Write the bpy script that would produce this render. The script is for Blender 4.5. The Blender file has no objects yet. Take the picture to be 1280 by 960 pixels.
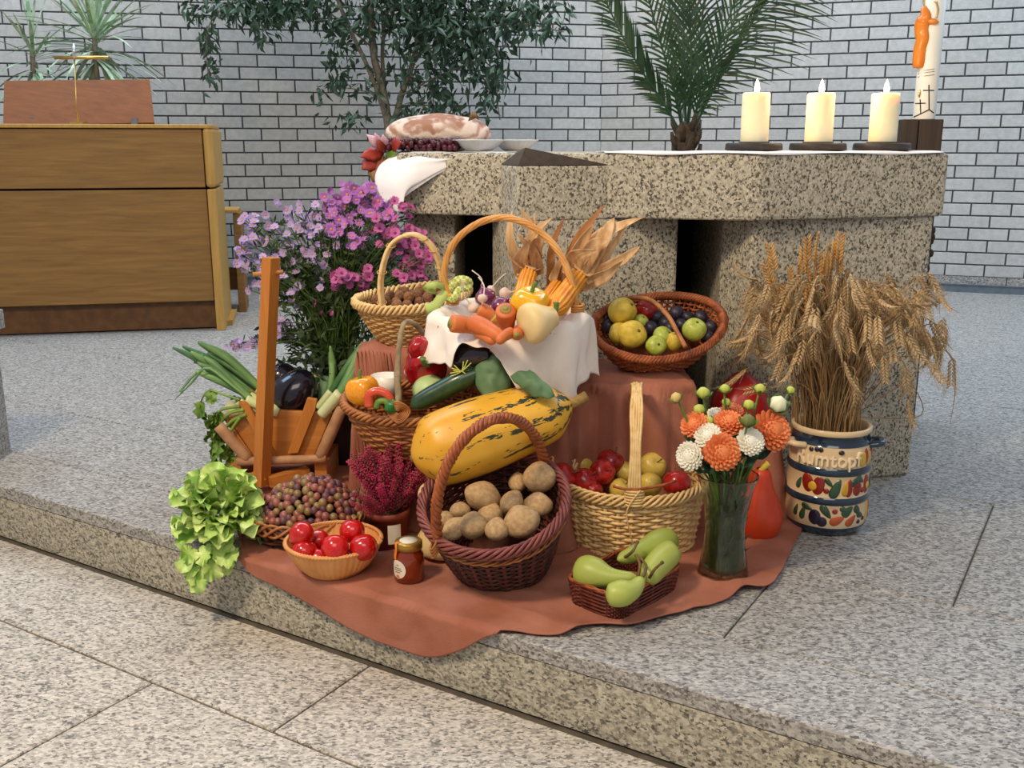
import bpy, math, random
import numpy as np
from mathutils import Vector, Matrix, Euler, noise as mnoise
R = random.Random(11)
PI = math.pi
C = bpy.context.scene.collection
sc = bpy.context.scene

# ------------------------------------------------------------------ camera
PITCH = math.atan(300/1243.0)
cam = bpy.data.cameras.new('camera')
cam.lens = 36*1243/1280.0
cam.sensor_width = 36
cam.clip_start = 0.05
camo = bpy.data.objects.new('camera', cam)
C.objects.link(camo)
camo.location = (0, 0, 1.0)
camo.rotation_euler = (PI/2-PITCH, 0, 0)
sc.camera = camo

# ------------------------------------------------------------------ light
w = bpy.data.worlds.new('world'); sc.world = w; w.use_nodes = True
w.node_tree.nodes['Background'].inputs[0].default_value = (0.86, 0.90, 1.0, 1)
w.node_tree.nodes['Background'].inputs[1].default_value = 0.42
def area(name, loc, target, size, sizey, power, col):
    l = bpy.data.lights.new(name, 'AREA'); l.shape = 'RECTANGLE'
    l.size = size; l.size_y = sizey; l.energy = power; l.color = col
    o = bpy.data.objects.new(name, l); C.objects.link(o)
    o.location = loc
    o.rotation_euler = (Vector(target)-Vector(loc)).to_track_quat('-Z', 'Y').to_euler()
    return o
area('ceiling_lamp', (-1.7, 0.5, 3.3), (0.1, 2.5, 0.2), 0.5, 0.5, 105, (1.0, 0.80, 0.56))
area('nave_light', (0.2, -1.2, 3.4), (0.1, 2.2, 0.0), 2.4, 1.6, 50, (1.0, 0.88, 0.74))
area('skylight_back', (-0.3, 5.6, 4.6), (-0.3, 6.7, 0.3), 5.8, 1.6, 235, (0.83, 0.91, 1.0))
area('skylight_right', (4.2, 5.0, 3.6), (2.6, 4.6, 0), 2.5, 2.5, 90, (0.45, 0.70, 1.0))
area('skylight_left', (-3.4, 3.8, 4.2), (-1.6, 4.5, 0), 2.0, 1.5, 60, (0.45, 0.70, 1.0))
sc.view_settings.view_transform = 'Standard'
sc.view_settings.look = 'None'
sc.view_settings.gamma = 1
sc.view_settings.exposure = 0.0
sc.view_settings.use_curve_mapping = False

# ------------------------------------------------------------------ places
cP, sP = math.cos(PITCH), math.sin(PITCH)
def ray(px, py):
    x = (px-640)/1243.0; u = -(py-480)/1243.0
    return Vector((x, cP+u*sP, -sP+u*cP))
EYE = Vector((0, 0, 1.0))
def at(px, py, z=0.0):
    r = ray(px, py); return EYE + r*((z-1.0)/r.z)
def atY(px, py, Y):
    r = ray(px, py); return EYE + r*(Y/r.y)
def atP(px, py, P0, Nn):
    r = ray(px, py); return EYE + r*((Vector(P0)-EYE).dot(Nn)/r.dot(Nn))
def proj(p):
    z = p[2]-1; zc = p[1]*cP-z*sP; u = p[1]*sP+z*cP
    return 640+1243*p[0]/zc, 480-1243*u/zc

# ------------------------------------------------------------------ mesh tools
class M:
    def __init__(s): s.v = []; s.q = []; s.t = []; s.n = 0
    def grid(s, V, cu=False, cv=False, cap0=False, cap1=False, mi=0):
        """V (rows, cols, 3); cu closes columns, cv closes rows"""
        V = np.asarray(V, float); a, b = V.shape[:2]; o = s.n
        s.v.append(V.reshape(-1, 3)); s.n += a*b
        I = np.arange(a*b).reshape(a, b)+o
        if cu: I = np.concatenate([I, I[:, :1]], 1)
        if cv: I = np.concatenate([I, I[:1]], 0)
        q = np.stack([I[:-1, :-1], I[:-1, 1:], I[1:, 1:], I[1:, :-1]], -1).reshape(-1, 4)
        s.q.append(np.concatenate([q, np.full((len(q), 1), mi)], 1))
        for c, row, rev in ((cap0, I[0], True), (cap1, I[-1], False)):
            if c:
                k = s.n; s.v.append((V[0] if rev else V[-1]).mean(0)[None]); s.n += 1
                x, y = row[:-1], row[1:]
                if rev: x, y = y, x
                s.t.append(np.stack([x, y, np.full(len(x), k), np.full(len(x), mi)], -1))
        return s
    def poly(s, V, F, mi=0):
        o = s.n; V = np.asarray(V, float); s.v.append(V); s.n += len(V)
        for f in F:
            if len(f) == 4: s.q.append(np.array([[i+o for i in f]+[mi]]))
            else:
                for k in range(1, len(f)-1): s.t.append(np.array([[f[0]+o, f[k]+o, f[k+1]+o, mi]]))
        return s
    def box(s, c, d, rot=None, mi=0, taper=1.0):
        x, y, z = d[0]/2, d[1]/2, d[2]/2
        V = [Vector((i*x*(taper if k > 0 else 1), j*y*(taper if k > 0 else 1), k*z)) for k in (-1, 1) for i, j in ((-1, -1), (1, -1), (1, 1), (-1, 1))]
        if rot: V = [rot @ v for v in V]
        V = [v+Vector(c) for v in V]
        return s.poly([tuple(v) for v in V], [(0, 3, 2, 1), (4, 5, 6, 7), (0, 1, 5, 4), (1, 2, 6, 5), (2, 3, 7, 6), (3, 0, 4, 7)], mi)
    def prism(s, pts, z0, z1, mi=0):
        n = len(pts); V = [(p[0], p[1], z0) for p in pts]+[(p[0], p[1], z1) for p in pts]
        F = [tuple(range(n-1, -1, -1)), tuple(range(n, 2*n))]+[(i, (i+1) % n, n+(i+1) % n, n+i) for i in range(n)]
        return s.poly(V, F, mi)
    def tube(s, P, r, n=6, closed=False, mi=0, cap=True, sq=1.0):
        P = np.asarray([tuple(p) for p in P], float); k = len(P)
        r = np.broadcast_to(np.asarray(r, float), (k,))
        if closed: T = np.roll(P, -1, 0)-np.roll(P, 1, 0)
        else: T = np.gradient(P, axis=0)
        T /= np.linalg.norm(T, axis=1)[:, None]+1e-12
        a = np.array([0, 0, 1.0]) if abs(T[0, 2]) < .9 else np.array([1.0, 0, 0])
        A = np.empty_like(P); a = a-T[0]*a.dot(T[0]); a /= np.linalg.norm(a); A[0] = a
        for i in range(1, k):
            a = a-T[i]*a.dot(T[i]); a /= np.linalg.norm(a)+1e-12; A[i] = a
        B = np.cross(T, A); ph = np.arange(n)*2*PI/n
        V = P[:, None]+r[:, None, None]*(np.cos(ph)[None, :, None]*A[:, None]*sq+np.sin(ph)[None, :, None]*B[:, None])
        return s.grid(V, cu=True, cv=closed, cap0=cap and not closed, cap1=cap and not closed, mi=mi)
    def lathe(s, prof, n=32, mi=0, ax=1, ay=1, c=(0, 0, 0), cap0=False, cap1=False, mod=None):
        th = np.arange(n)*2*PI/n
        pr = np.asarray(prof, float)
        rr = pr[:, 0][:, None]*np.ones(n)[None]
        if mod: rr = rr*mod(th)[None]
        V = np.stack([rr*np.cos(th)*ax+c[0], rr*np.sin(th)*ay+c[1], np.repeat(pr[:, 1][:, None], n, 1)+c[2]], -1)
        return s.grid(V, cu=True, cap0=cap0, cap1=cap1, mi=mi)
    def blob(s, c, d, n=16, k=10, fn=None, rot=None, mi=0):
        """ellipsoid, fn(a, th) -> (radial factor, z offset)"""
        a = np.linspace(0.06, PI-0.06, k); th = np.arange(n)*2*PI/n
        A, T = np.meshgrid(a, th, indexing='ij')
        f, dz = fn(A, T) if fn else (1.0, 0.0)
        V = np.stack([np.sin(A)*np.cos(T)*f*d[0], np.sin(A)*np.sin(T)*f*d[1], (np.cos(A)+dz)*d[2]], -1)
        if rot is not None: V = V @ np.array(rot.to_3x3() if hasattr(rot, 'to_3x3') else rot).T
        V = V+np.array(tuple(c))
        return s.grid(V[:, ::-1], cu=True, cap0=True, cap1=True, mi=mi)
    def jit(s, amp, sc_=10.0, seed=0):
        V = np.concatenate(s.v)
        for i in range(len(V)):
            n_ = mnoise.noise_vector(Vector(V[i])*sc_+Vector((seed, seed*1.7, 0)))
            V[i] += np.array(n_)*amp
        s.v = [V]; return s
    def build(s, name, mats, parent=None, smooth=True, loc=None, rot=None):
        me = bpy.data.meshes.new(name)
        V = np.concatenate(s.v) if s.v else np.zeros((0, 3))
        Q = np.concatenate(s.q) if s.q else np.zeros((0, 5), int)
        T = np.concatenate(s.t) if s.t else np.zeros((0, 4), int)
        me.vertices.add(len(V)); me.vertices.foreach_set('co', V.ravel())
        nl = len(Q)*4+len(T)*3
        me.loops.add(nl); me.loops.foreach_set('vertex_index', np.concatenate([Q[:, :4].ravel(), T[:, :3].ravel()]).astype(np.int32))
        me.polygons.add(len(Q)+len(T))
        me.polygons.foreach_set('loop_start', np.concatenate([np.arange(len(Q))*4, len(Q)*4+np.arange(len(T))*3]).astype(np.int32))
        me.polygons.foreach_set('material_index', np.concatenate([Q[:, 4], T[:, 3]]).astype(np.int32))
        me.polygons.foreach_set('use_smooth', np.full(len(Q)+len(T), smooth))
        me.update(calc_edges=True); me.validate()
        for m in (mats if isinstance(mats, (list, tuple)) else [mats]): me.materials.append(m)
        o = bpy.data.objects.new(name, me); C.objects.link(o)
        if parent: o.parent = parent
        if loc is not None: o.location = loc
        if rot is not None: o.rotation_euler = rot
        return o

def tag(o, label, cat, group=None, kind=None):
    o['label'] = label; o['category'] = cat
    if group: o['group'] = group
    if kind: o['kind'] = kind
    return o
def thing(name, label, cat, loc=(0, 0, 0), rot=(0, 0, 0), group=None):
    o = bpy.data.objects.new(name, None); C.objects.link(o); o.empty_display_size = .05
    o.location = loc; o.rotation_euler = rot
    return tag(o, label, cat, group)
def structure(o): o['kind'] = 'structure'; return o
def dup(root, loc, rot=(0, 0, 0), scale=1.0, label=None, group=None):
    r = root.copy(); C.objects.link(r); r.location = loc; r.rotation_euler = rot
    r.scale = (scale,)*3 if isinstance(scale, (int, float)) else scale
    if label: r['label'] = label
    if group: r['group'] = group
    for ch in list(root.children):
        c = ch.copy(); C.objects.link(c); c.parent = r
        for g in ch.children:
            d = g.copy(); C.objects.link(d); d.parent = c
    return r
def piece(src, parent, loc, rot=(0, 0, 0), scale=1.0):
    c = src.copy(); C.objects.link(c); c.parent = parent; c.location = loc; c.rotation_euler = rot
    c.scale = (scale,)*3 if isinstance(scale, (int, float)) else scale
    return c
def spline(P, k=40, closed=False):
    """Catmull-Rom through the points"""
    P = [np.array(tuple(p), float) for p in P]; n = len(P); out = []
    m = n if closed else n-1
    for j in range(k):
        t = j/float(k if closed else k-1)*m; i = min(int(t), m-1); f = t-i
        if closed: a, b, c, d = P[(i-1) % n], P[i], P[(i+1) % n], P[(i+2) % n]
        else: a, b, c, d = P[max(i-1, 0)], P[i], P[i+1], P[min(i+2, n-1)]
        out.append(.5*((2*b)+(-a+c)*f+(2*a-5*b+4*c-d)*f*f+(-a+3*b-3*c+d)*f**3))
    return np.array(out)
def cpatch(Cp, nu=24, nv=24):
    A = np.array([spline(r, nv) for r in Cp]); return np.stack([spline(A[:, j], nu) for j in range(nv)], 1)
def bez(Cp, nu=20, nv=20):
    Cp = np.array([[tuple(p) for p in r] for r in Cp], float); a, b = Cp.shape[:2]
    def Bn(n, t): return np.stack([math.comb(n-1, i)*t**i*(1-t)**(n-1-i) for i in range(n)], -1)
    U = Bn(a, np.linspace(0, 1, nu)); W = Bn(b, np.linspace(0, 1, nv))
    return np.einsum('ui,vj,ijk->uvk', U, W, Cp)
def spindle(m, path, rads, k=24, n=14, mi=0, sq=1.0):
    """body along a path; radius list interpolated, round ends"""
    P = spline(path, 80); t = (1-np.cos(np.linspace(0, PI, k)))/2
    L = np.linspace(0, 1, 80)
    Q = np.stack([np.interp(t, L, P[:, i]) for i in range(3)], -1)
    rr = spline([(x, 0, 0) for x in rads], 60)[:, 0]
    r = np.interp(t, np.linspace(0, 1, 60), rr)
    r = np.maximum(r*np.minimum(1, (np.sin(np.clip(t, 0, 1)*PI)*3.2)**.55), .0006)
    return m.tube(Q, r, n, mi=mi, sq=sq)
def rope(m, P, rad, r, strands=3, turns=10, n=5, closed=False, mi=0, flat=1.0):
    P = np.asarray([tuple(p) for p in P], float); k = len(P)
    T = (np.roll(P, -1, 0)-np.roll(P, 1, 0)) if closed else np.gradient(P, axis=0)
    T /= np.linalg.norm(T, axis=1)[:, None]
    up = np.array([0, 0, 1.0])
    if abs(T[:, 2]).max() > .85:
        nn = np.cross(P[k//4]-P[0], P[k//2]-P[0]); up = nn/(np.linalg.norm(nn)+1e-9)
    A = np.cross(T, up); A /= np.linalg.norm(A, axis=1)[:, None]+1e-9; B = np.cross(A, T)
    tt = np.arange(k)/float(k if closed else k-1)
    for i in range(strands):
        ph = 2*PI*(turns*tt+i/strands)
        m.tube(P+rad*(np.cos(ph)[:, None]*A+flat*np.sin(ph)[:, None]*B), r, n, closed=closed, mi=mi)
    return m

# ------------------------------------------------------------------ materials
def L(c):
    if isinstance(c, str): c = tuple(int(c[i:i+2], 16) for i in (0, 2, 4))
    return tuple(((x/255.)/12.92 if x/255. <= .04045 else ((x/255.+.055)/1.055)**2.4) for x in c)+(1,)
def mat(name, col, col2=None, sc_=25, rough=.55, bump=0., bsc=None, rnd=.0, stretch=(1, 1, 1), metal=0, trans=0, emit=None, sss=0, coat=0, lo=.35, hi=.65, detail=4, ior=1.45, spec=.5, dist=0):
    m = bpy.data.materials.new(name); m.use_nodes = True; t = m.node_tree; N = t.nodes; K = t.links.new
    b = N['Principled BSDF']; b.inputs['Roughness'].default_value = rough
    b.inputs['Metallic'].default_value = metal; b.inputs['IOR'].default_value = ior
    b.inputs['Transmission Weight'].default_value = trans; b.inputs['Coat Weight'].default_value = coat
    b.inputs['Specular IOR Level'].default_value = spec
    if coat: b.inputs['Coat Roughness'].default_value = .08
    if sss: b.inputs['Subsurface Weight'].default_value = sss; b.inputs['Subsurface Radius'].default_value = (.02, .01, .005); b.inputs['Subsurface Scale'].default_value = 1
    b.inputs['Base Color'].default_value = L(col)
    if emit: b.inputs['Emission Color'].default_value = L(emit[0]); b.inputs['Emission Strength'].default_value = emit[1]
    tc = N.new('ShaderNodeTexCoord'); mp = N.new('ShaderNodeMapping'); K(tc.outputs['Object'], mp.inputs[0]); mp.inputs['Scale'].default_value = stretch
    out = None
    if col2:
        n = N.new('ShaderNodeTexNoise'); n.inputs['Scale'].default_value = sc_; n.inputs['Detail'].default_value = detail; n.inputs['Distortion'].default_value = dist
        K(mp.outputs[0], n.inputs['Vector'])
        if rnd:
            oi0 = N.new('ShaderNodeObjectInfo'); v0 = N.new('ShaderNodeVectorMath'); v0.operation = 'MULTIPLY_ADD'
            K(oi0.outputs['Random'], v0.inputs[0]); v0.inputs[1].default_value = (37, 11, 23); K(mp.outputs[0], v0.inputs[2]); K(v0.outputs[0], n.inputs['Vector'])
        r = N.new('ShaderNodeValToRGB'); r.color_ramp.elements[0].position = lo; r.color_ramp.elements[1].position = hi
        r.color_ramp.elements[0].color = L(col); r.color_ramp.elements[1].color = L(col2)
        K(n.outputs['Fac'], r.inputs[0]); out = r.outputs[0]
    if rnd:
        oi = N.new('ShaderNodeObjectInfo'); mr = N.new('ShaderNodeMapRange')
        mr.inputs[3].default_value = 1-rnd; mr.inputs[4].default_value = 1+rnd; K(oi.outputs['Random'], mr.inputs[0])
        h = N.new('ShaderNodeHueSaturation'); K(mr.outputs[0], h.inputs['Value'])
        if out: K(out, h.inputs['Color'])
        else: h.inputs['Color'].default_value = L(col)
        out = h.outputs[0]
    if out: K(out, b.inputs['Base Color'])
    if bump:
        n2 = N.new('ShaderNodeTexNoise'); n2.inputs['Scale'].default_value = bsc or sc_*2; n2.inputs['Detail'].default_value = 3; K(mp.outputs[0], n2.inputs['Vector'])
        bm = N.new('ShaderNodeBump'); bm.inputs['Strength'].default_value = bump; bm.inputs['Distance'].default_value = .01; K(n2.outputs['Fac'], bm.inputs['Height']); K(bm.outputs[0], b.inputs['Normal'])
    return m
def granite(name, stops, scale, stretch=(1, 1, 1), rough=.6, bump=.3, rnd=.0, rotz=0, fine=.5):
    m = bpy.data.materials.new(name); m.use_nodes = True; t = m.node_tree; N = t.nodes; K = t.links.new
    b = N['Principled BSDF']; b.inputs['Roughness'].default_value = rough
    tc = N.new('ShaderNodeTexCoord'); mp = N.new('ShaderNodeMapping'); K(tc.outputs['Object'], mp.inputs[0])
    mp.inputs['Scale'].default_value = stretch; mp.inputs['Rotation'].default_value = (0, 0, rotz)
    n = N.new('ShaderNodeTexNoise'); n.inputs['Scale'].default_value = scale*1.5; n.inputs['Detail'].default_value = 2; K(mp.outputs[0], n.inputs['Vector'])
    va = N.new('ShaderNodeVectorMath'); va.operation = 'MULTIPLY_ADD'; va.inputs[1].default_value = (1.6/scale,)*3
    K(n.outputs['Color'], va.inputs[0]); K(mp.outputs[0], va.inputs[2])
    v = N.new('ShaderNodeTexVoronoi'); v.inputs['Scale'].default_value = scale; K(va.outputs[0], v.inputs['Vector'])
    sp = N.new('ShaderNodeSeparateColor'); K(v.outputs['Color'], sp.inputs[0])
    n3 = N.new('ShaderNodeTexNoise'); n3.inputs['Scale'].default_value = scale*.25; n3.inputs['Detail'].default_value = 6; K(mp.outputs[0], n3.inputs['Vector'])
    ad = N.new('ShaderNodeMath'); ad.operation = 'MULTIPLY_ADD'; ad.inputs[1].default_value = fine; K(n3.outputs['Fac'], ad.inputs[0])
    ad.inputs[2].default_value = -fine/2; a2 = N.new('ShaderNodeMath'); a2.operation = 'ADD'; K(ad.outputs[0], a2.inputs[0]); K(sp.outputs[0], a2.inputs[1])
    r = N.new('ShaderNodeValToRGB'); e = r.color_ramp.elements
    while len(e) < len(stops): e.new(.5)
    for i, (p, c) in enumerate(stops): e[i].position = p; e[i].color = L(c)
    K(a2.outputs[0], r.inputs[0]); K(r.outputs[0], b.inputs['Base Color'])
    if bump:
        bm = N.new('ShaderNodeBump'); bm.inputs['Strength'].default_value = bump; bm.inputs['Distance'].default_value = .006; K(a2.outputs[0], bm.inputs['Height']); K(bm.outputs[0], b.inputs['Normal'])
    return m
def wood(name, c1, c2, axis='x', rough=.45, sc_=6):
    st = {'x': (.6, 9, 9), 'y': (9, .6, 9), 'z': (9, 9, .6)}[axis]
    return mat(name, c1, c2, sc_=sc_, stretch=st, rough=rough, bump=.08, bsc=20, lo=.3, hi=.7, dist=.6)

g_floor = granite('grey_granite', [(0, '524e4a'), (.2, '75716c'), (.42, '918d87'), (.72, 'a5a19a'), (1, 'b9b5ad')], 230, (.6, 1, 1), rough=.62, bump=.12, rotz=.5, fine=.6)
g_low = granite('warm_granite', [(0, '645e56'), (.18, '8e877e'), (.42, 'b0a89c'), (.72, 'c4bbae'), (1, 'd6ccbe')], 230, (.6, 1, 1), rough=.62, bump=.12, rotz=.5, fine=.6)
g_riser = granite('riser_granite', [(0, '4e4a42'), (.2, '807a6c'), (.5, 'a39c8a'), (1, 'c4bca8')], 210, (.7, .7, 1), rough=.7, bump=.2, fine=.7)
g_altar = granite('altar_granite', [(0, '4a463e'), (.17, '6a6558'), (.30, 'a69d8a'), (.62, 'bfb7a2'), (1, 'd2cab6')], 230, (1, 1, .75), rough=.85, bump=.8, fine=.45)
m_joint = mat('joint_grout', '5f5648', '4a4238', rough=.9)
m_groutw = mat('wall_mortar', '56585a', '484a4c', rough=.95)
m_brick = mat('pale_brick', 'aeada8', 'bcbab5', sc_=30, rough=.85, bump=.25, bsc=120, rnd=.07)
m_trim = mat('slate_trim', '5b656e', '68727a', rough=.5)
m_organ = wood('oak_veneer', '7a5628', '906a34', 'x', rough=.6)
m_organ2 = wood('oak_frame', 'a8803f', 'bc944c', 'z')
m_desk = wood('reddish_veneer', '6a3c1a', '7c481f', 'x', rough=.75)
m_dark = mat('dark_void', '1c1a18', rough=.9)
m_brass = mat('brass', 'c8a860', rough=.3, metal=.9)
m_pine = wood('orange_pine', 'b26c2c', 'c88440', 'x', rough=.4)
m_pinez = wood('orange_pine_upright', 'b06a28', 'c47e36', 'z', rough=.4)
m_log = mat('peeled_log', 'a07450', 'b88a62', sc_=30, rough=.7)
m_darkw = wood('blackened_wood', '2e2722', '43382e', 'z', rough=.7)
m_bronze = mat('dark_cast_plate', '3c332b', '4a3f34', sc_=40, rough=.6, bump=.2)
m_leafg = mat('deep_green_leaf', '243c2a', '3e5a40', sc_=12, rough=.45, rnd=.2)
m_palm = mat('palm_green', '1f3c24', '37583a', sc_=8, rough=.45)
m_bark = mat('grey_bark', '6c6354', '857a68', sc_=40, rough=.9, bump=.3)
m_palmb = mat('palm_fibre', '3a3026', '554838', sc_=60, rough=.95, bump=.6)
m_drac = mat('pale_striped_leaf', '6c9468', 'c2d2b8', sc_=14, stretch=(1, 1, .1), rough=.45, rnd=.15)
m_wax = mat('candle_wax', 'f4e8bc', 'f8eecc', sc_=8, rough=.45, sss=.6)
m_cloth = mat('terracotta_linen', 'a0644e', 'b07460', sc_=9, rough=.95, bump=.35, bsc=500, spec=.1)
m_white = mat('cream_linen', 'e8dccf', 'f0e6da', sc_=12, rough=.9, bump=.12, bsc=500, spec=.2)
m_linen = mat('white_altar_linen', 'eceaec', 'f4f2f2', sc_=12, rough=.85)

# ================================================================== THE SETTING
ux, uy, vx, vy = .8527, -.5224, .5224, .8527
def uv(u, v): return (ux*u+vx*v, uy*u+vy*v)
V0 = 1.6125
STEP = .167
def slab_rows(parent, mtl, rows, ztop, thick, gap, u0, u1, name='granite_slab'):
    for (va, vb, j0, ln) in rows:
        us = [u0]; u = j0-math.ceil((j0-u0)/ln)*ln
        while u < u1:
            if u > u0+.05: us.append(u)
            u += ln
        us.append(u1)
        for a, b in zip(us[:-1], us[1:]):
            m = M(); g = gap/2; z0, z1 = ztop-thick, ztop; c = .003
            lo = [uv(a+g, va+g), uv(b-g, va+g), uv(b-g, vb-g), uv(a+g, vb-g)]
            hi = [uv(a+g+c, va+g+c), uv(b-g-c, va+g+c), uv(b-g-c, vb-g-c), uv(a+g+c, vb-g-c)]
            Vv = [(*p, z0) for p in lo]+[(*p, z1-c) for p in lo]+[(*p, z1) for p in hi]
            F = [(3, 2, 1, 0), (8, 9, 10, 11)]
            for k in range(4):
                F += [(k, (k+1) % 4, 4+(k+1) % 4, 4+k), (4+k, 4+(k+1) % 4, 8+(k+1) % 4, 8+k)]
            m.poly(Vv, F).build(name, mtl, parent, smooth=False)
# lower floor
bed = structure(M().prism([uv(-6, -3), uv(7, -3), uv(7, V0+.05), uv(-6, V0+.05)], -STEP-.2, -STEP-.006).build('floor', m_joint, smooth=False))
slab_rows(bed, g_low, [(1.288, V0-.012, -1.364, 1.46), (.688, 1.288, -1.728, 1.46), (-.4, .688, -1.1, 1.46), (-3, -.4, -1.4, 2.4)], -STEP, .03, .006, -6, 7)
# raised floor
plat = structure(M().prism([uv(-6, V0+.012), uv(7, V0+.012), uv(9, 11), uv(-3, 11)], -STEP-.1, -.006).build('floor', m_joint, smooth=False))
slab_rows(plat, g_floor, [(V0, 1.845, -1.4, 2.6), (1.845, 2.25, -.613, 1.62), (2.25, 3.0, -.227, 1.8), (3.0, 4.2, -.9, 2.4), (4.2, 5.6, .3, 2.6), (5.6, 7.4, -1, 2.8), (7.4, 10.9, 0, 4)], 0, .036, .004, -6, 7)
for a, b in ((-6, -2.9), (-2.9, .02), (.02, 2.9), (2.9, 7)):
    m = M().prism([uv(a+.002, V0+.003), uv(b-.002, V0+.003), uv(b-.002, V0+.02), uv(a+.002, V0+.02)], -STEP, -.039)
    m.build('riser_stone', g_riser, plat, smooth=False)
# back walls of bricks
def brick_wall(name, P0, P1, zt, skip):
    P0 = Vector(P0); P1 = Vector(P1); d = P1-P0; ln = d.length; d.normalize(); nrm = Vector((d.y, -d.x, 0)); ang = math.atan2(d.y, d.x)
    m = M(); q = [P0, P1, P1-nrm*.25, P0-nrm*.25]
    w_ = structure(m.prism([(p.x, p.y) for p in q], 0, zt).build(name, m_groutw, smooth=False))
    proto = None; cand = []
    row = 0; z = .112
    while z < zt:
        x = -.125*(row % 2)
        while x < ln:
            a, b = max(x+.005, 0.0), min(x+.245, ln)
            if b-a > .02:
                c = P0+d*((a+b)/2); pz = z+.0365
                px, py = proj((c.x, c.y, pz))
                vis = -25 < px < 1305 and -12 < py and not skip(px, py)
                cand.append((0 if vis else 1, abs(px-640)+abs(py-150), a, b, c, pz))
            x += .25
        z += .0833; row += 1
    cand.sort(key=lambda t: (t[0], t[1]))
    rest = M(); cache = {}
    for k, (_, _, a, b, c, pz) in enumerate(cand):
        L_ = round(b-a, 3)
        pos = c+nrm*(.001+R.random()*.002)
        if k < 298:
            if L_ not in cache:
                mm = M(); hx, hy, hz, e = L_/2, .0045, .0368, .002
                Vv = [(x_, -s0, z_) for s0, t_ in ((-.004, 0), (.0045, 0), (.0075, e)) for x_, z_ in ((-hx+t_, -hz+t_), (hx-t_, -hz+t_), (hx-t_, hz-t_), (-hx+t_, hz-t_))]
                F = [(8, 9, 10, 11)]
                for l_ in (0, 4):
                    for i in range(4): F.append((l_+i, l_+(i+1) % 4, l_+4+(i+1) % 4, l_+4+i))
                o = mm.poly(Vv, F).build('brick', m_brick, w_, smooth=False); cache[L_] = o
            else:
                o = piece(cache[L_], w_, (0, 0, 0))
            o.location = (pos.x, pos.y, pz); o.rotation_euler = (0, 0, ang)
        else:
            rest.box((pos.x+nrm.x*.001, pos.y+nrm.y*.001, pz), (L_, .012, .0736), Matrix.Rotation(ang, 4, 'Z'))
    if rest.v:
        r_ = rest.build('brick_field', m_brick, w_, smooth=False); r_['kind'] = 'stuff'
    # granite plinth course and slate trim
    for nm, mt_, z0, z1, t_ in (('plinth_stone', g_floor, .056, .108, .012),):
        n_ = int(ln/1.2)+1
        for i in range(n_):
            a, b = i*ln/n_+.003, (i+1)*ln/n_-.003
            q = [P0+d*a+nrm*t_, P0+d*b+nrm*t_, P0+d*b, P0+d*a]
            M().prism([(p.x, p.y) for p in q], z0, z1).build(nm, mt_, w_, smooth=False)
    return d, nrm
CORN = (.675, 7.8, 0)
LW0 = (-4.6, 6.72, 0); RW1 = (5.2, 6.12, 0)
brick_wall('wall_left', LW0, CORN, 2.45, lambda x, y: (x < 262 and y > 158) or (x > 505 and y > 196) or (x < 185 and y > 112))
brick_wall('wall_right', CORN, RW1, 2.5, lambda x, y: (x < 1160 and y > 192))
for nm, A, B in (('baseboard_left', LW0, CORN), ('baseboard_right', CORN, RW1)):
    A, B = Vector(A), Vector(B); d = (B-A).normalized(); nrm = Vector((d.y, -d.x, 0))
    q = [A+nrm*.03, B+nrm*.03, B, A]
    m = M().prism([(p.x, p.y) for p in q], 0, .05)
    q = [A+nrm*.035, B+nrm*.035, B, A]
    m.prism([(p.x, p.y) for p in q], .05, .056)
    structure(m.build(nm, m_trim, smooth=False))

# stone plinth at the left edge of the picture
t = thing('stone_plinth', 'grey granite plinth cut off by the left picture edge', 'plinth', (-1.87, 3.03, 0))
M().box((0, 0, .21), (.4, .28, .42)).build('plinth_body', g_floor, t, smooth=False)
M().box((0, 0, .45), (.44, .32, .06)).build('top_slab', g_floor, t, smooth=False)

# ================================================================== ALTAR
def slabpoly(o, front, back, z0, z1, name, mtl, par, bev=.012):
    ob = M().prism(front+back, z0, z1).build(name, mtl, par, smooth=False)
    if bev:
        b = ob.modifiers.new('bevel', 'BEVEL'); b.width = bev; b.segments = 2
    return ob
alt = thing('altar', 'massive speckled granite altar with faceted front behind the harvest display', 'altar', (0, 0, 0))
TOP = .975
slabpoly(None, [(-.345, 3.03), (.674, 2.75), (1.258, 2.93)], [(1.26, 3.45), (.66, 3.62), (-.30, 3.50)], .795, TOP, 'table_slab', g_altar, alt)
A_, B_, C_ = (-.032, 2.945), (.0166, 2.787), (.275, 2.862)
slabpoly(None, [A_, B_, C_], [(.2, 2.95)], .792, .942, 'wedge_block', g_altar, alt, .005)
slabpoly(None, [(-.059, 3.05), B_, (.485, 2.925)], [(.47, 3.38), (0, 3.4)], 0, .793, 'center_leg', g_altar, alt, .008)
slabpoly(None, [(.615, 2.93), (.6755, 2.80), (1.232, 2.935)], [(1.23, 3.40), (.62, 3.44)], 0, .795, 'right_leg', g_altar, alt, .01)
slabpoly(None, [(-.33, 3.10), (-.175, 3.07)], [(-.16, 3.44), (-.3, 3.44)], 0, .795, 'left_leg', g_altar, alt, .01)
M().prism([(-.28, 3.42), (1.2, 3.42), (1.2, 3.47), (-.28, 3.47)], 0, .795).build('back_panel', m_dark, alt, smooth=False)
m = M().poly([(*A_, .943), (*B_, .943), (*C_, .943), (B_[0]+.02, B_[1]+.02, .99), (.02, 2.95, .983), (.2, 2.95, .943)],
             [(2, 1, 0), (0, 1, 3, 4), (1, 2, 3), (3, 2, 5, 4), (0, 4, 5, 2)])
m.build('wedge_cap', m_bronze, alt, smooth=False)

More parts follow.
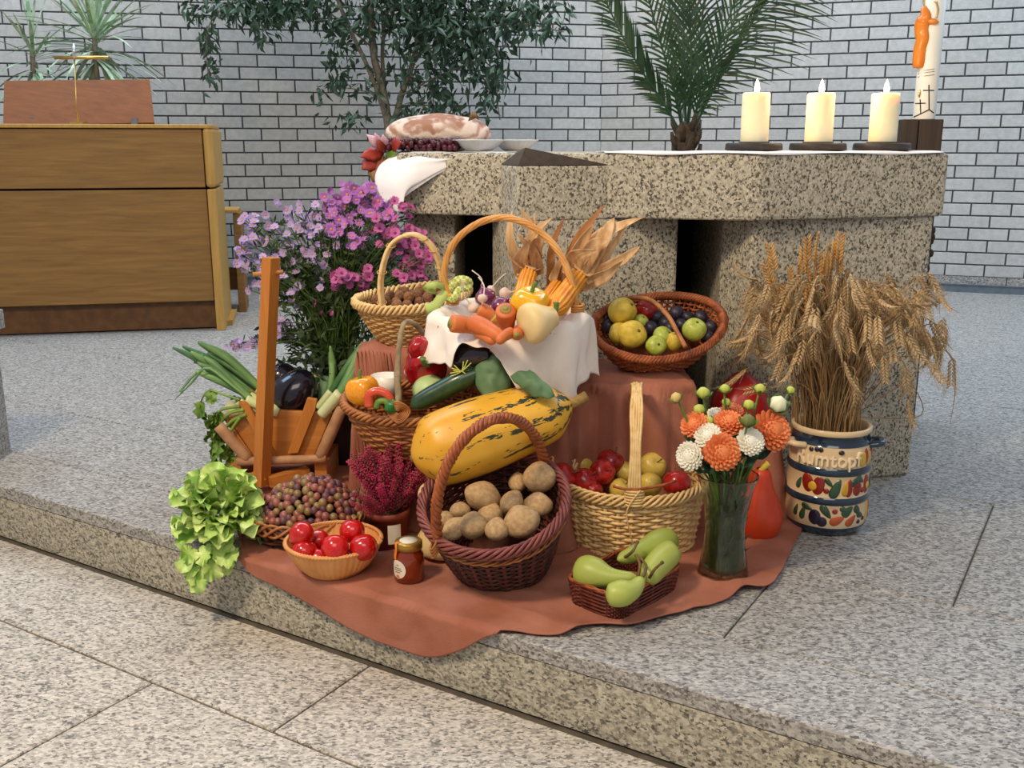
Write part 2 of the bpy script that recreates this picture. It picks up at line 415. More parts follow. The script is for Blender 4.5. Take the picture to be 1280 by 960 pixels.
# ================================================================== WOODEN ORGAN CONSOLE
org = thing('organ_console', 'low oak veneered organ console with its back to the room', 'organ', (-1.581, 5.404, 0), (0, 0, math.atan(.206)))
W_ = 2.35
def bxp(name, x0, x1, y0, y1, z0, z1, mtl, par, bev=.004):
    o = M().box(((x0+x1)/2, (y0+y1)/2, (z0+z1)/2), (x1-x0, y1-y0, z1-z0)).build(name, mtl, par, smooth=False)
    if bev: b = o.modifiers.new('bevel', 'BEVEL'); b.width = bev; b.segments = 2
    return o
bxp('side_panel', -.046, 0, 0, .54, 0, .765, m_organ2, org)
bxp('side_panel', -W_, -W_+.046, 0, .54, 0, .765, m_organ2, org)
bxp('upper_side', -.05, .002, 0, .60, .772, 1.085, m_organ2, org, .02)
bxp('lower_front_panel', -W_+.05, -.05, .012, .03, .165, .765, m_organ, org)
bxp('upper_front_panel', -W_+.05, -.053, .008, .03, .775, 1.075, m_organ, org)
bxp('kick_board', -W_+.05, -.05, .07, .09, .01, .165, mat('dark_oak', '5a3a1c', '6c4824', rough=.6), org, 0)
bxp('top_board', -W_, 0, 0, .5, 1.08, 1.10, m_organ2, org)
bxp('inner_body', -W_+.05, -.055, .05, .5, .17, 1.075, m_dark, org, 0)
bxp('floor_runner', -.02, .03, .16, .56, 0, .03, m_organ2, org, .002)
# leaning panel on top, clips, brass lamp
dk = thing('music_desk_panel', 'reddish brown veneer panel standing on the oak organ console', 'panel', (0, 0, 0))
a = atY(4, 157, 5.38); b = atY(193, 153, 5.62); c1 = atY(5, 101, 5.58); d1 = atY(187, 99, 5.78)
o = M().grid(np.array([[tuple(a), tuple(b)], [tuple(c1), tuple(d1)]]), ).build('board', m_desk, dk, smooth=False)
s_ = o.modifiers.new('solid', 'SOLIDIFY'); s_.thickness = .02
for px in (38, 167):
    p = atY(px, 152, 5.40+(px/190.)*.2)
    M().box((0, 0, 0), (.03, .03, .035)).build('clip', m_trim, dk, smooth=False, loc=(p.x, p.y+.02, 1.118))
p0 = atY(98, 154, 5.36); p1 = atY(93, 73, 5.36)
lm = thing('brass_lamp', 'thin brass music lamp with long bar shade on the organ console', 'lamp', (p0.x, p0.y, 1.10))
M().tube([(0, 0, .01), (-.002, 0, .1), (p1.x-p0.x, 0, p1.z-1.10)], .004, 8).build('pole', m_brass, lm)
M().box((0, 0, .006), (.07, .05, .012)).build('base', m_brass, lm, smooth=False)
a = atY(68, 72, 5.36); b = atY(136, 72, 5.36)
M().tube([(a.x-p0.x, 0, a.z-1.10), (b.x-p0.x, 0, b.z-1.10)], .009, 10).build('lamp_shade', m_brass, lm)
p2 = atY(92, 55, 5.36)
M().tube([(p1.x-p0.x, 0, p1.z-1.1), (p2.x-p0.x, 0, p2.z-1.10)], [.012, .006], 8).build('finial', mat('chrome', 'd8dce0', rough=.2, metal=.9), lm)
# bench
bn = thing('organ_bench', 'tall wooden organ bench half hidden behind the console', 'bench', (-1.67, 6.17, 0), (0, 0, math.atan(.206)))
bxp('seat', -1.1, .0, -.18, .14, .60, .62, m_organ2, bn)
for x in (-.03, -1.05):
    bxp('leg', x-.0, x+.045, -.16, .12, 0, .60, m_organ, bn)
bxp('stretcher', -1.05, -.03, -.02, .0, .12, .26, m_organ, bn)

# ================================================================== PLANTS BEHIND
def stalkleaf(L_, W, droop, k=7, fold=.15):
    """narrow leaf from the origin along +x, drooping"""
    V = []
    for i in range(k):
        t_ = i/(k-1.); w_ = W*(math.sin(PI*min(1, t_*.85+.12)))**.8*(1 if t_ < .99 else .05)
        x = L_*t_; z = -droop*L_*t_*t_
        V.append([(x, -w_/2, z+fold*w_), (x, 0, z), (x, w_/2, z+fold*w_)])
    return V
dl = [M().grid(stalkleaf(.44, .022, d_)) for d_ in (.08, .3, .6)]
dl_o = None
def dracaena(px, py, Y, ln, n, label, zb=0.0):
    c = atY(px, py, Y)
    t_ = thing('dracaena', label, 'plant', (c.x, c.y, 0))
    M().tube(spline([(0, 0, .25), (.03, 0, .6), (-.01, 0, c.z*.8), (0, 0, c.z)], 14), [.02]*7+[.016]*7, 8).build('trunk', m_bark, t_)
    M().lathe([(.0, 0), (.13, 0), (.17, .3), (.18, .3), (.18, .32), (.16, .32), (.15, .27), (0, .27)], 24).build('pot', m_trim, t_)
    ob = [m_.build('leaf', m_drac, t_) for m_ in ([M().grid(stalkleaf(ln, .026, d_)) for d_ in (.05, .25, .5)])]
    for i in range(n):
        s = ob[i % 3] if i < 3 else piece(ob[i % 3], t_, (0, 0, 0))
        el = R.uniform(-.75, .7) if i % 3 else R.uniform(.6, 1.5)
        s.location = (R.uniform(-.01, .01), R.uniform(-.01, .01), c.z-.18+.2*(el+.6)/2)
        s.rotation_euler = (0, -el, R.uniform(0, 2*PI)); s.scale = (R.uniform(.75, 1.1),)*3
dracaena(118, 38, 6.10, .46, 95, 'pale striped dracaena with dense rosette behind the organ lamp')
dracaena(40, 58, 6.35, .34, 34, 'smaller thin leaved dracaena left of the dense one')

fic = thing('ficus_tree', 'tall weeping fig with grey stems and hanging dark leaves before the wall', 'tree', (0, 0, 0))
def wp(lst, Y): return [atY(x, y, Y+dy) for x, y, dy in lst]
base = atY(488, 200, 6.6)
M().lathe([(0, 0), (.2, 0), (.25, .4), (.27, .4), (.27, .43), (.24, .43), (.23, .38), (0, .38)], 28, c=(base.x, base.y, 0)).build('pot', m_trim, fic)
trunk = [(base.x, base.y, .35), (base.x, base.y, .6)]
stems = [([(488, 190, 0), (480, 120, 0), (466, 60, 0), (462, -60, 0)], .034), ([(490, 180, 0), (500, 125, .05), (518, 70, .05), (540, -50, .1)], .026), ([(484, 160, 0), (462, 90, -.05), (430, 20, -.1), (400, -60, -.1)], .018),
         ([(487, 170, 0), (478, 60, .1), (497, -50, .1)], .018), ([(466, 60, 0), (400, 10, 0), (320, -5, -.05), (262, 30, -.1), (262, 110, -.1)], .006), ([(518, 70, 0), (590, 40, -.1), (650, 30, -.2), (705, 40, -.2)], .007),
         ([(500, 120, 0), (560, 90, -.1), (610, 80, -.1), (625, 150, -.1)], .006), ([(480, 120, 0), (430, 110, 0), (398, 120, -.1)], .004), ([(490, 150, 0), (520, 130, 0), (555, 150, -.1)], .004)]
for i, (pts, r_) in enumerate(stems):
    P = wp(pts, 6.6)
    if i < 4: P = trunk+P
    m = M().tube(spline(P, 26), np.linspace(r_, r_*.6, 26), 7)
    m.build('stem' if i < 4 else 'branch', m_bark, fic)
def leaf_cloud(clusters, Y, dY, l0, l1, asp, down=.8):
    m = M()
    for cx, cy, sx, sy, n in clusters:
        # twigs
        for _ in range(n):
            px, py = R.gauss(cx, sx), R.gauss(cy, sy)
            p = atY(px, py, Y+R.uniform(-dY, dY)); l = R.uniform(l0, l1)
            d_ = Vector((R.gauss(0, .7), R.gauss(0, .7), -down+R.gauss(0, .5))).normalized()
            s_ = d_.cross(Vector((R.gauss(0, 1), R.gauss(0, 1), R.gauss(0, 1)))).normalized(); nn = d_.cross(s_)
            w_ = l*asp/2
            m.poly([tuple(p), tuple(p+d_*l*.4+s_*w_+nn*w_*.3), tuple(p+d_*l*.45), tuple(p+d_*l), tuple(p+d_*l*.4-s_*w_+nn*w_*.3)], [(0, 1, 3, 2), (0, 2, 3, 4)])
    return m
cl = [(c[0], c[1], c[2], c[3], int(c[4]*1.45)) for c in [(243, 12, 8, 8, 22), (262, 38, 9, 10, 35), (262, 62, 6, 8, 18), (264, 90, 5, 8, 20), (290, 8, 15, 9, 70), (330, 8, 20, 12, 130), (327, 40, 7, 10, 20), (345, 18, 14, 8, 50), (380, 8, 22, 9, 100),
      (426, 30, 9, 12, 30), (425, 60, 10, 10, 22), (430, 90, 12, 12, 30), (460, 25, 30, 22, 120), (505, 25, 30, 20, 190), (550, 20, 34, 18, 300), (560, 60, 25, 16, 170), (590, 35, 28, 20, 170), (600, 75, 16, 18, 130),
      (628, 22, 28, 12, 130), (655, 15, 14, 10, 60), (685, 35, 14, 6, 40), (620, 95, 10, 12, 60), (610, 125, 7, 9, 28), (540, 95, 18, 12, 75), (500, 90, 14, 12, 35), (545, 115, 10, 9, 35), (555, 130, 12, 6, 40), (520, 140, 20, 7, 60), (575, 145, 14, 6, 30),
      (440, 145, 12, 6, 28), (400, 118, 4, 5, 8), (425, 105, 10, 4, 22), (465, 110, 12, 10, 18), (330, -25, 60, 15, 260), (460, -25, 60, 15, 260), (580, -25, 60, 15, 320), (680, 8, 22, 6, 40), (490, 150, 8, 5, 10), (400, -110, 90, 50, 900), (540, -120, 80, 50, 900), (470, -230, 110, 50, 1100), (330, -150, 50, 50, 300)]]
f_ = leaf_cloud(cl, 6.55, .3, .05, .095, .36).build('foliage', m_leafg, fic, smooth=False); f_['kind'] = 'stuff'

pb = atY(857, 187, 4.15)
palm = thing('date_palm', 'young date palm with feathery upright fronds rising behind the altar', 'palm', (pb.x, pb.y, 0))
M().lathe([(0, 0), (.16, 0), (.2, .36), (.22, .36), (.22, .4), (.19, .4), (.18, .34), (0, .34)], 28).build('pot', m_darkw, palm)
m = M().tube(spline([(0, 0, .33), (0, 0, .7), (0, 0, .98), (0, 0, 1.09)], 16), [.035]*9+[.04, .043, .046, .044, .038, .03, .02], 12).jit(.008, 30)
for k in range(11):
    th = k*2.4; z = .93+.012*k
    m.tube([(.03*math.cos(th), .03*math.sin(th), z), (.055*math.cos(th), .055*math.sin(th), z+.04), (.062*math.cos(th), .062*math.sin(th), z+.07)], [.016, .012, .006], 5)
m.build('trunk', m_palmb, palm)
fr = [([(853, 170, 0), (830, 130, -.02), (800, 85, -.05), (768, 25, -.1), (735, -50, -.15)], 40), ([(854, 168, 0), (842, 110, -.1), (822, 40, -.2), (795, -60, -.3)], 26), ([(857, 165, 0), (856, 90, .0), (853, 0, .05), (848, -90, .1)], 30),
      ([(859, 165, 0), (868, 100, .1), (878, 20, .2), (890, -80, .3)], 26), ([(860, 168, 0), (880, 110, -.1), (905, 40, -.2), (940, -60, -.3)], 26), ([(863, 172, 0), (885, 125, -.03), (918, 68, -.06), (955, 5, -.1), (1000, -50, -.15)], 30),
      ([(855, 168, 0), (845, 100, .12), (835, 0, .25), (820, -80, .35)], 24), ([(858, 168, 0), (864, 90, -.12), (862, 0, -.2), (866, -80, -.3)], 24), ([(860, 168, 0), (892, 100, .15), (920, 20, .25), (960, -60, .3)], 24)]
for pts, nl in fr:
    P = spline([Vector(p)-Vector((pb.x, pb.y, 0)) for p in wp(pts, 4.15)], 60)
    f0 = M().tube(P[::3], np.linspace(.006, .0025, 20), 6).build('frond', m_palm, palm)
    lm_ = M(); T = np.gradient(P, axis=0); T /= np.linalg.norm(T, axis=1)[:, None]
    for i in range(nl*2):
        t_ = .18+.8*(i//2)/nl; k = int(t_*59); p = Vector(P[k]); d_ = Vector(T[k]); sd = 1 if i % 2 else -1
        side = d_.cross(Vector((0, -1, 0))).normalized()*sd
        dirv = (d_*1.0+side*.55+Vector((0, R.uniform(-.25, .25), -.05))).normalized()
        ln = (.07+.135*math.sin(PI*min(1, t_*.85)))*R.uniform(.85, 1.1)*(.6 if (side.x < 0 and pts[-1][0] < 830) or (side.x > 0 and pts[-1][0] > 930 and t_ < .35) else 1)*(1.35 if side.x > 0 and pts[-1][0] > 930 and t_ > .45 else 1)
        if d_.x > .25 and sd*side.x > 0 or side.x > 0 and pts[-1][0] > 950: dirv = (dirv+Vector((.15, 0, -.45))).normalized()
        wv = dirv.cross(Vector((R.uniform(-.3, .3), -1, R.uniform(-.3, .3)))).normalized()
        rows = []
        for j in range(5):
            s = j/4.; c = p+dirv*ln*s+Vector((0, 0, -.25*ln*s*s)); w_ = .0042*(math.sin(PI*min(1, s*.8+.2)))+.0004
            rows.append([tuple(c-wv*w_), tuple(c+wv*w_)])
        lm_.grid(rows)
    q = lm_.build('leaflets', m_palm, f0); q['kind'] = 'stuff'

# ================================================================== CLOTH UNDER THE DISPLAY
BOX = [(-.07, .12, 2.42, 2.76, .425, .07), (.08, .47, 2.50, 2.76, .405, .07), (-.42, -.13, 2.62, 2.76, .462, .04),
       (-.38, -.12, 2.46, 2.76, .200, .045), (-.02, .12, 2.32, 2.5, .23, .05), (.56, .72, 2.56, 2.74, .24, .05)]
def sm(t): t = min(1, max(0, t)); return t*t*(3-2*t)
def H(x, y):
    h = 0
    for x0, x1, y0, y1, z, w_ in BOX:
        d = math.hypot(max(x0-x, 0, x-x1), max(y0-y, 0, y-y1))
        e = min(min(x-x0, x1-x), min(y-y0, y1-y)) if d == 0 else 0
        z = z-.018*(1-sm(min(1, e/.05)))
        if d < w_: h = max(h, z*(1-sm(d/w_)**.8))
        elif d < w_*2: h = max(h, .012*(1-sm((d-w_)/w_)))
    return h
def clothz(x, y):
    h = H(x, y)
    n_ = mnoise.noise(Vector((x*7, y*7, 0)))*.5+mnoise.noise(Vector((x*16, y*16, 5)))*.25
    return h
E0 = Vector((0, 1.891)); NO = Vector((-.5224, -.8527))
def hang(px, py):
    r = ray(px, py); n3 = Vector((NO.x, NO.y, 0))
    p = EYE+r*((Vector((0, 1.891, 0))-EYE).dot(n3)/r.dot(n3))
    e = Vector((p.x, p.y)); return e+NO*(-p.z)
def cpt(p): return Vector((p.x, p.y))
F_ = [cpt(at(300, 668)), cpt(at(303, 690)), hang(318, 716), hang(360, 738), hang(405, 762), hang(455, 790), hang(500, 810), hang(540, 822), hang(580, 812), hang(612, 796), cpt(at(645, 794)), cpt(at(700, 797)), cpt(at(742, 786)), cpt(at(790, 786)), cpt(at(850, 770)), cpt(at(905, 755)), cpt(at(930, 741)), cpt(at(962, 738)), cpt(at(978, 715)), cpt(at(990, 690)), cpt(at(1003, 665))]
Bk = [Vector(p) for p in ((-.72, 2.58), (-.84, 2.78), (-.84, 3.0), (-.7, 3.08), (-.46, 3.02), (-.3, 2.78), (-.2, 2.785), (-.1, 2.785), (-.02, 2.785), (.06, 2.785), (.14, 2.785), (.22, 2.785), (.3, 2.785), (.37, 2.785), (.45, 2.785), (.52, 2.785), (.6, 2.785), (.68, 2.785), (.74, 2.78), (.775, 2.72), (.78, 2.6))]
nc, nr = 300, 220
Fs = spline([(p.x, p.y, 0) for p in F_], nc); Bs = spline([(p.x, p.y, 0) for p in Bk], nc)
V = np.zeros((nr, nc, 3))
for i in range(nr):
    t_ = i/(nr-1.)
    for j in range(nc):
        p = Fs[j]*(1-t_)+Bs[j]*t_; x, y = p[0], p[1]
        d = (x-E0.x)*NO.x+(y-E0.y)*NO.y
        nz = mnoise.noise(Vector((x*9, y*9, 0))); n2 = mnoise.noise(Vector((x*23, y*23, 3)))
        if d <= 0:
            h = H(x, y); s = min(1, h*8)
            edge = math.exp(-t_*30)
            z = .004+h+.009*max(0, nz+.1)*(1-s*.5)+.0015*(n2+1)+edge*.012*max(0, mnoise.noise(Vector((j*.05, 0, 0))))
            if d > -.02: z += 0
            fold = .016*s*(math.sin(x*30+nz*5)+.6*math.sin(x*61+y*9+n2*3))*(1 if h < .37 else .1) if h > .03 else 0
            z += .006*(1-abs(mnoise.noise(Vector((x*5+y*2, y*4, 9)))*3) if abs(mnoise.noise(Vector((x*5+y*2, y*4, 9)))) < .33 else 0)
            # a loose fold on the step near the right hem
            z += .012*math.exp(-((x-.52)**2/.003+(y-2.13)**2/.0012))
            V[i, j] = (x, y-fold, z)
        else:
            o_ = .008+.012*max(0, nz)*min(1, d*12)+.010*math.sin(j*.11)*min(1, d*8)*.6+.004
            o_ = max(.006, o_)
            V[i, j] = (x-NO.x*d+NO.x*o_, y-NO.y*d+NO.y*o_, .005-d)
o = M().grid(V).build('tablecloth', m_cloth)
sd = o.modifiers.new('solid', 'SOLIDIFY'); sd.thickness = .003; sd.offset = 1
tag(o, 'terracotta linen cloth draped over hidden boxes and spilling down the step', 'cloth')

# ================================================================== BASKET TOOLS
def sell(th, ex):
    c, s = np.cos(th), np.sin(th)
    return np.sign(c)*np.abs(c)**(2./ex), np.sign(s)*np.abs(s)**(2./ex)
class Basket:
    def __init__(s, a0, b0, a1, b1, h, pw=1.0, ex=2.0, lift=None):
        s.a0, s.b0, s.a1, s.b1, s.h, s.pw, s.ex = a0, b0, a1, b1, h, pw, ex
        s.lift = lift or (lambda th: 0*th)
    def pt(s, t, th, off=0.0):
        th = np.asarray(th, float); u = t**s.pw
        c, n = sell(th, s.ex)
        a, b = s.a0+(s.a1-s.a0)*u+off, s.b0+(s.b1-s.b0)*u+off
        return np.stack([a*c, b*n, s.h*t+s.lift(th)*t+0*th], -1)
    def weave(s, root, mt_, rows, st, r, amp, name='weave', n=5, t0=0.02, t1=.97, sr=None, smt=None, every=1):
        m = M(); N = st*4; th = np.arange(N)*2*PI/N; ph = np.arange(n)*2*PI/n
        for k in range(rows):
            t = t0+(t1-t0)*(k+.5)/rows
            off = amp*np.cos(st*th/2+PI*(k//every))+R.uniform(-.0006, .0006)
            P = s.pt(t, th, off); rad = s.pt(t, th, off+1)-P; rad[:, 2] = 0; rad /= np.linalg.norm(rad, axis=1)[:, None]+1e-9
            rr = r*(1+.12*np.sin(th*3+k*1.3))
            Vv = P[:, None]+rr[:, None, None]*(np.cos(ph)[None, :, None]*rad[:, None]+np.sin(ph)[None, :, None]*np.array([0, 0, 1.0]))
            m.grid(Vv, cu=True, cv=True)
        o = m.build(name, mt_, root); o['kind'] = 'stuff'
        m = M(); sr = sr or r*1.2
        for j in range(st):
            m.tube([s.pt(t, 2*PI*j/st) for t in np.linspace(.0, 1.0, 6)], sr, 5)
        o = m.build('stakes', smt or mt_, root); o['kind'] = 'stuff'
        m = M(); th = np.arange(40)*2*PI/40
        V = np.stack([s.pt(0.02, th)*f for f in (1, .7, .4, .1)]); V[:, :, 2] = .004
        m.grid(V, cu=True, cap1=True); m.build('base', mt_, root)
    def rim(s, root, mt_, R_, r, strands, turns, t=1.0, name='rim', off=0, flat=1.0, dz=0):
        th = np.arange(120)*2*PI/120; P = s.pt(t, th, off); P[:, 2] += dz
        return rope(M(), P, R_, r, strands, turns, closed=True, flat=flat).build(name, mt_, root)
def arch(p0, p1, h, k=40, up=(0, 0, 1), p=2.2):
    p0, p1, up = np.array(p0, float), np.array(p1, float), np.array(up, float)
    a = np.linspace(PI, 0, k); c = (p0+p1)/2; e = (p1-p0)/2
    cx = np.sign(np.cos(a))*np.abs(np.cos(a))**(2/p); cz = np.abs(np.sin(a))**(2/p)
    return c+cx[:, None]*e+cz[:, None]*h*up
def frame_from(nrm, zrot):
    n = Vector(nrm).normalized(); x = Vector((math.cos(zrot), math.sin(zrot), 0)); x = (x-n*x.dot(n)).normalized(); y = n.cross(x)
    return Matrix((x, y, n)).transposed()
def loc_of(M4, p): return M4.inverted() @ Vector(p)

w_light = mat('pale_willow', 'd8b070', 'e8c98e', sc_=60, rough=.5, rnd=0, bump=.1)
w_tan = mat('tan_wicker', 'b98a4e', 'cfa468', sc_=50, rough=.5, bump=.1)
w_gold = mat('golden_cane', 'c88a42', 'd8a058', sc_=25, rough=.4, bump=.05)
w_brown = mat('chestnut_willow', '84401c', 'a85c2e', sc_=40, rough=.45, bump=.1)
w_red = mat('reddish_willow', '6e3530', '8c4c44', sc_=30, rough=.5, bump=.1)
w_dark = mat('dark_willow', '3c1e16', '5c3022', sc_=40, rough=.5, bump=.1)
w_orange = mat('orange_willow', '94562c', 'b4763f', sc_=40, rough=.5, bump=.1)
w_bowl = mat('honey_bamboo', 'd08a48', 'dc9c5c', sc_=18, stretch=(1, 1, .3), rough=.5, bump=.1)
w_mah = mat('mahogany_rattan', '4e2016', '6e3222', sc_=50, rough=.4, bump=.1)
m_stem = mat('brown_stem', '5c4426', '7a5c34', sc_=60, rough=.7)
m_gstem = mat('green_stem', '4c6a28', '6c8a3c', sc_=40, rough=.5)

def basket_thing(name, label, rimC, nrm, zrot, B):
    """Empty at the basket's base; local z runs along the basket's axis"""
    Rm = frame_from(nrm, zrot); n = Vector(nrm).normalized(); base = Vector(rimC)-n*B.h
    o = thing(name, label, 'basket', base, Rm.to_euler()); M4 = Matrix.Translation(base) @ Rm.to_4x4()
    return o, M4

# ------------------------------------------------------------------ fruit and vegetable makers (each body is one mesh about the origin)
def round_fruit(dim=.3, rib=0, nrib=5, flat=.9, n=22, k=14):
    def fn(A, T):
        f = 1+rib*np.cos(nrib*T)*np.sin(A)**.6; dz = -dim*np.exp(-(A/.42)**2)+dim*.35*np.exp(-((PI-A)/.35)**2); return f, dz
    return M().blob((0, 0, 0), (1, 1, flat), n, k, fn)
def put(m, name, mtl, c, r, label, cat, rot=(0, 0, 0), group=None, sc3=None):
    o = m.build(name, mtl); o.location = c; o.rotation_euler = rot; o.scale = sc3 or (r, r, r)
    return tag(o, label, cat, group)
def again(src, c, r, label, rot=(0, 0, 0), sc3=None):
    o = src.copy(); C.objects.link(o); o.location = c; o.rotation_euler = rot; o.scale = sc3 or (r, r, r); o['label'] = label; return o
def rr(): return (R.uniform(-.5, .5), R.uniform(-.5, .5), R.uniform(0, 6))

# ------------------------------------------------------------------ tomato bowl
bc = at(417, 676, .084)
bowl = thing('bamboo_bowl', 'round honey coloured ribbed bamboo bowl filled with tomatoes', 'bowl', (bc.x, bc.y, .008))
mod = lambda th: 1+.012*np.cos(th*44)
th_ = np.array
prof = [(.001, .002), (.045, .0), (.068, .006), (.090, .028), (.106, .056), (.1135, .076)]
M().lathe(prof, 176, mod=mod).lathe([(.108, .076), (.101, .056), (.085, .030), (.065, .013), (.04, .009), (.001, .008)], 176, mod=mod).build('bowl_body', w_bowl, bowl)
rope(M(), [(.112*math.cos(a), .112*math.sin(a), .079) for a in np.arange(90)*2*PI/90], .003, .0035, 3, 30, closed=True).build('rim', w_bowl, bowl)
m_tom = mat('tomato_skin', 'b00c10', 'c81812', sc_=4, rough=.18, coat=.5, rnd=.08)
tom = None
for px, py, z, r_, el, lb in [(377, 669, .095, .030, 1.15, 'oval red tomato leaning on the left rim of the bamboo bowl'), (381, 690, .062, .031, .95, 'red tomato low at the front left of the bamboo bowl'), (398, 676, .068, .027, 1, 'small red tomato between the left pair and the middle one'),
                       (419, 685, .085, .032, 1.05, 'large red tomato in the middle front of the bamboo bowl'), (440, 664, .097, .030, 1, 'red tomato sitting highest at the back of the bamboo bowl'), (454, 684, .078, .033, .95, 'large red tomato at the right of the bamboo bowl'),
                       (398, 699, .045, .026, 1, 'red tomato pressed low against the front rim of the bowl'), (438, 698, .046, .026, .9, 'small red tomato under the large right one in the bowl')]:
    p = at(px, py, z+.015)
    if not tom: tom = put(round_fruit(.12, .02, 5, 1.0), 'tomato', m_tom, p, r_, lb, 'tomato', (.4, .3, 0), 'tomatoes in the bamboo bowl', (r_, r_, r_*el))
    else: again(tom, p, r_, lb, rr(), (r_, r_, r_*el))

# ------------------------------------------------------------------ potato basket
B = Basket(.104, .104, .161, .161, .203, pw=.75)
pc = atY(617, 626, 2.13)
pn = Vector((-.10, -.40, .9)).normalized()
pb_, PM = basket_thing('potato_basket', 'dark reddish round willow basket tipped forward full of potatoes', pc, pn, 0, B)
B.weave(pb_, w_dark, 21, 26, .0046, .0035, smt=w_red)
B.rim(pb_, w_red, .0085, .0042, 6, 9, off=.004, flat=1.4)
B.rim(pb_, w_orange, .004, .0028, 3, 14, t=.84, name='rim_band', off=.007)
a0_ = math.radians(222); P0_ = (.162*math.cos(a0_), .162*math.sin(a0_), .193); P1_ = (-P0_[0], -P0_[1]-.0, .175)
hp = arch(P0_, P1_, .245, 60, p=2.1)
rope(M(), hp, .0085, .0058, 4, 12, n=6).build('handle', w_brown, pb_)
for q in (P0_, P1_):
    m = M()
    for j in range(4): m.tube([(q[0]*1.08+.01*math.cos(a), q[1]*1.08+.01*math.sin(a), .173+j*.009+.015*math.cos(a)) for a in np.linspace(0, 2*PI, 10)], .0028, 5)
    m.build('binding', w_orange, pb_)
m_pot = mat('potato_skin', 'a8845a', 'c2a274', sc_=3.5, rough=.75, bump=.25, bsc=14, rnd=.06)
pot = None
for px, py, off, sc3, ez, lb in [(603, 620, -.010, (.046, .034, .034), .5, 'large oval potato at the upper left of the tipped basket'), (674, 597, .0, (.039, .038, .037), 0, 'round potato highest at the right against the back rim'), (640, 628, -.012, (.026, .046, .028), .3, 'knobbly upright potato in the middle of the tipped basket'),
                           (651, 652, .0, (.042, .037, .036), -.3, 'large pale potato at the front right of the tipped basket'), (591, 657, -.002, (.033, .031, .031), 0, 'round potato at the lower left front of the tipped basket'), (621, 662, .0, (.027, .027, .027), 0, 'small round potato at the front middle of the rim'),
                           (568, 661, -.006, (.034, .024, .024), -.5, 'pale oval potato by the left handle foot'), (575, 638, -.024, (.024, .02, .02), 0, 'small dark potato tucked under the large oval one at left'), (672, 631, -.02, (.034, .030, .028), 0, 'potato under the round one at the right of the basket'),
                           (647, 603, -.03, (.022, .030, .022), 0, 'potato end peeping out behind the knobbly middle one'), (613, 643, -.035, (.03, .03, .028), 0, 'shaded potato deep between the front and large ones'), (556, 650, -.03, (.024, .022, .02), .2, 'shaded potato deep by the left wall of the tipped basket')]:
    p = atP(px, py, pc+pn*off, pn)
    if not pot:
        pot = put(M().blob((0, 0, 0), (1, 1, 1), 20, 14).jit(.13, .9, 3), 'potato', m_pot, p, 1, lb, 'potato', (.2, ez, ez), 'potatoes in the tipped willow basket', sc3)
    else: again(pot, p, 1, lb, (R.uniform(-.3, .3), ez, -ez), sc3)

# ------------------------------------------------------------------ apple basket
B = Basket(.155, .115, .178, .142, .165, pw=.8, lift=lambda th: .018*np.cos(2*th)**2*0+.01*np.sin(th))
ac = at(790, 598, .180)
ab, AM = basket_thing('apple_basket', 'pale willow basket of red apples with a tall plaited handle', ac, (0, 0, 1), 0, B)
B.weave(ab, w_light, 17, 34, .0046, .0038)
B.rim(ab, w_light, .008, .004, 5, 12, off=.003, flat=1.6)
B.rim(ab, w_light, .004, .0035, 3, 26, t=.02, name='foot_rim', off=.002)
hp = arch((-.012, -.146, .165), (.022, .145, .175), .235, 60, p=2.3)
m = M()
for k in range(5):
    m.tube(hp+np.array([(k-2)*.0055, 0, 0])*(1+.15*np.cos(np.arange(60)*.35))[:, None]+np.stack([0*hp[:, 0], 0*hp[:, 0], .002*np.sin(np.arange(60)*.7+k*2)], -1), .0042, 6)
m.build('handle', w_light, ab)
m = M()
for j in range(6): m.tube([(-.012+.022*math.cos(a), -.146+.012*math.sin(a), .150+j*.007) for a in np.linspace(0, 2*PI, 14)], .0033, 5)
m.build('binding', w_light, ab)
M().tube(spline([(.0, -.16, .19), (-.03, -.162, .14), (-.02, -.158, .08), (-.005, -.150, .03)], 20), .002, 5).build('loose_cane', w_light, ab)
M().tube(spline([(-.06, -.13, .19), (-.02, -.155, .19), (.05, -.14, .195), (.09, -.12, .2)], 14), .0035, 5).build('loose_cane', w_brown, ab)
m_apr = mat('red_apple_skin', '8e1418', 'bc2a22', sc_=2.2, rough=.25, coat=.3, rnd=.12)
m_apy = mat('yellow_apple_skin', 'c8a844', 'd8bc5c', sc_=2.2, rough=.35, rnd=.06)
def apple(mtl, c, r_, rot, lb, group):
    t_ = thing('apple', lb, 'apple', c, rot, group)
    b = round_fruit(.28, .03, 5, .92).build('body', mtl, t_); b.scale = (r_,)*3
    M().tube([(0, 0, r_*.55), (.1*r_, 0, r_*.85), (.22*r_, .05*r_, r_*1.12)], [.05*r_, .04*r_, .06*r_], 6).build('stem', m_stem, t_)
    return t_
